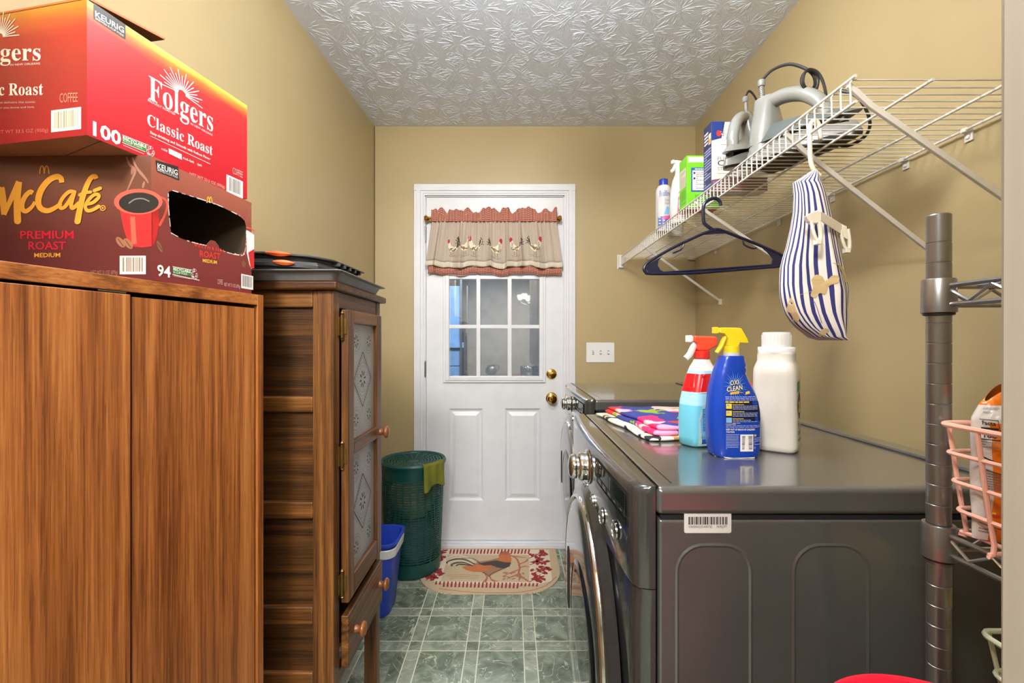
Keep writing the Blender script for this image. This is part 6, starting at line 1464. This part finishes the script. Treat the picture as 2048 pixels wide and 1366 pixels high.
# ------------------------------------------------------------------ wire baskets on the rack
M_pink = mat('pink coated wire', (226, 170, 150), .35); M_mint = mat('pale sage coated wire', (196, 200, 172), .35)
def wbasket(nm, lbl, x0, x1, y0, y1, zb, zt, rows, mt, r=.0026, tap=.018):
    q = thing(nm, lbl, 'basket', ((x0+x1)/2, (y0+y1)/2, zb))
    def loop(k, z): t = tap*(1-k); return [(p[0], p[1], z) for p in rrect(x0+t, y0+t, x1-t, y1-t, .015, 4)]
    m = MB()
    for i in range(rows): k_ = 1-i/rows; m.tube(loop(k_, zb+r+(zt-zb-r)*k_), r*(1.25 if i == 0 else 1), 8, True)
    m.build('hoops', mt, q)
    m = MB()
    n = 4
    for i in range(n):
        t = (i+.35)/n; y = y0+(y1-y0)*t; yb = y0+tap+(y1-y0-2*tap)*t
        m.tube(smoothpath([(x0, y, zt), (x0+tap*.9, yb, zb+.012), (x0+tap+.012, yb, zb+r), (x1-tap-.012, yb, zb+r), (x1-tap*.9, yb, zb+.012), (x1, y, zt)], 4), r*.95, 8)
        t = (i+.20)/n; x = x0+(x1-x0)*t; xb = x0+tap+(x1-x0-2*tap)*t
        m.tube(smoothpath([(x, y0, zt), (xb, y0+tap*.9, zb+.012), (xb, y0+tap+.012, zb+2.8*r), (xb, y1-tap-.012, zb+2.8*r), (xb, y1-tap*.9, zb+.012), (x, y1, zt)], 4), r*.95, 8)
    m.build('uprights', mt, q); return q
PBZ = RS2+.0045
wbasket('wire_basket', 'pink wire basket holding the orange snack bag on the middle rack shelf', 0.5195, .80, .262, .556, PBZ, CH-.0995, 4, M_pink, tap=.012)
SBZ3 = RS3+.0045
wbasket('wire_basket', 'pale sage wire basket on the bottom visible rack shelf with a yellow packet', .566, .82, .27, .553, SBZ3, CH-.352, 3, M_mint, .0026)
# snack bag
M_or2 = mat('glossy orange foil', (240, 132, 22), .22); M_wf = mat('glossy white foil', (226, 220, 214), .25)
def bag2_mat():
    s = N('orange and white foil print'); tc = s.n('ShaderNodeTexCoord'); sp = s.n('ShaderNodeSeparateXYZ'); s.l(tc.outputs['UV'], sp.inputs[0])
    u, v = sp.outputs[0], sp.outputs[1]
    inside = s.math('MULTIPLY', s.math('GREATER_THAN', u, s.math('MULTIPLY_ADD', v, -.012, .132)), s.math('MULTIPLY', s.math('LESS_THAN', u, .185), s.math('LESS_THAN', v, .80)))
    topb = s.math('GREATER_THAN', s.math('ADD', v, s.math('MULTIPLY', s.noise(tc.outputs['UV'], 9, 2), .02)), .925)
    s.l(s.mix(s.math('MAXIMUM', inside, topb), (206, 200, 194), (226, 116, 14)), s.b.inputs['Base Color']); s.bump(s.noise(s.coords(), 26, 3, .5, 1.5), .5, .006); return s.set(Roughness=.22)
SGX, SGY = .604, .507; sg_z0, sg_z1 = PBZ+.010, CH-.058
sgt = thing('snack_bag', 'orange and white crinkled snack bag standing in the pink basket', 'bag', (SGX, SGY, sg_z0))
def sbag(u, v, h=0):
    an = PI+2*PI*u-.25; t = v; w = .075*(1-.16*max(0, t-.82)/.18*1.0); d = .030*math.sin(PI*min(1, max(.02, t*.93+.05)))**.6
    c, s_ = math.cos(an), math.sin(an); k_ = (.0016*math.sin(an*5+t*16)+.0012*math.sin(t*31+an*2))*abs(s_)
    x, y = (w+k_)*math.copysign(abs(c)**.9, c), (d+k_+h)*s_
    a = math.radians(-14); z = sg_z0+(sg_z1-sg_z0)*t+(.010*math.sin(an*3+1.2) if t > .93 else 0)*((t-.93)/.07 if t > .93 else 0)
    return Vector((SGX+x*math.cos(a)-y*math.sin(a), SGY+x*math.sin(a)+y*math.cos(a), z))
m = MB(); m.grid(sbag, 80, 50); m.build('bag', bag2_mat(), sgt, smooth=180, fix=False)
pr = Print(sbag, eps=.0014, maxlen=.012)
pr.text('GUARANTEED', .082, .885, .060, .016, I_grey, 1, slant=.3); pr.text('FRESH', .088, .86, .036, .016, I_grey, 1, slant=.3)
pr.text('Facts', .095, .785, .046, .028, I_black, 1, bold=.02); pr.rect(.088, .755, .146, .768, I_black, 1); pr.text('160', .098, .700, .040, .030, I_black, 1, bold=.02); pr.rect(.088, .685, .146, .692, I_black, 1); pr.lines(.088, .63, .146, .68, 3, I_grey, .4, layer=1, rng=R9)
pr.stroke([(.149, .82), (.149, .58)], .0016, I_black, 1, 0); pr.stroke([(.086, .82), (.149, .82)], .004, I_black, 1, 0); pr.stroke([(.088, .575), (.14, .54)], .008, I_black, 1, 0); pr.stroke([(.088, .49), (.15, .47)], .005, I_black, 1, 0)
pr.lines(.086, .32, .15, .47, 9, I_grey, .45, layer=1, rng=R9); pr.rect(.112, .175, .150, .195, I_redl, 1); pr.rect(.122, .195, .140, .208, I_yellow, 1); pr.stroke([(.086, .12), (.16, .095)], .004, I_black, 1, 0); pr.lines(.086, .05, .15, .09, 2, I_grey, .5, layer=1, rng=R9)
pr.build('label_print', sgt)
# yellow packet
yp = thing('snack_packet', 'bright yellow packet lying in the pale sage wire basket', 'packet', (.66, .47, SBZ3+.012))
m = MB(); m.loft([[(.610, .530, SBZ3+.012), (.70, .530, SBZ3+.012), (.70, .44, SBZ3+.012), (.618, .44, SBZ3+.012)], [(.603, .528, SBZ3+.060), (.70, .535, SBZ3+.062), (.70, .435, SBZ3+.062), (.612, .438, SBZ3+.060)], [(.615, .515, SBZ3+.108), (.70, .520, SBZ3+.112), (.70, .45, SBZ3+.112), (.622, .45, SBZ3+.108)]]); m.build('packet_body', mat('yellow foil', (238, 206, 30), .35), yp, bevel=.003)
pl = Plane((.612, .438, SBZ3+.062), (1, .0, 0), (0, .012, .048)); pr = Print(pl.pt, eps=.0012); pr.text('SNACKS', .012, .024, .06, .010, I_black, 1); pr.build('packet_print', yp)
nb = thing('snack_box', 'flat navy-edged carton lying under the yellow packet in the sage basket', 'box', (.65, .47, SBZ3+.0095)) if False else None
# red bin
M_red = mat('glossy red plastic', (206, 18, 44), .3)
rbx, rby, rz = .372, .364, .875
rb_ = thing('waste_bin', 'glossy red round-lidded bin in front of the nearer machine, at the bottom edge of view', 'bin', (rbx, rby, 0))
m = MB(); m.lathe([(.085, .001), (.088, .006), (.100, .80), (.100, .838)], (rbx, rby, 0), 'z', 48); m.build('body', M_red, rb_)
m = MB(); m.lathe([(.103, .8385), (.108, .842), (.110, .856), (.108, .8655), (.1045, rz), (.1010, rz-.0006), (.0995, rz-.0022), (.0975, rz-.0006), (.07, rz+.003), (.0005, rz+.005)], (rbx, rby, 0), 'z', 64); m.build('lid', M_red, rb_, smooth=50)
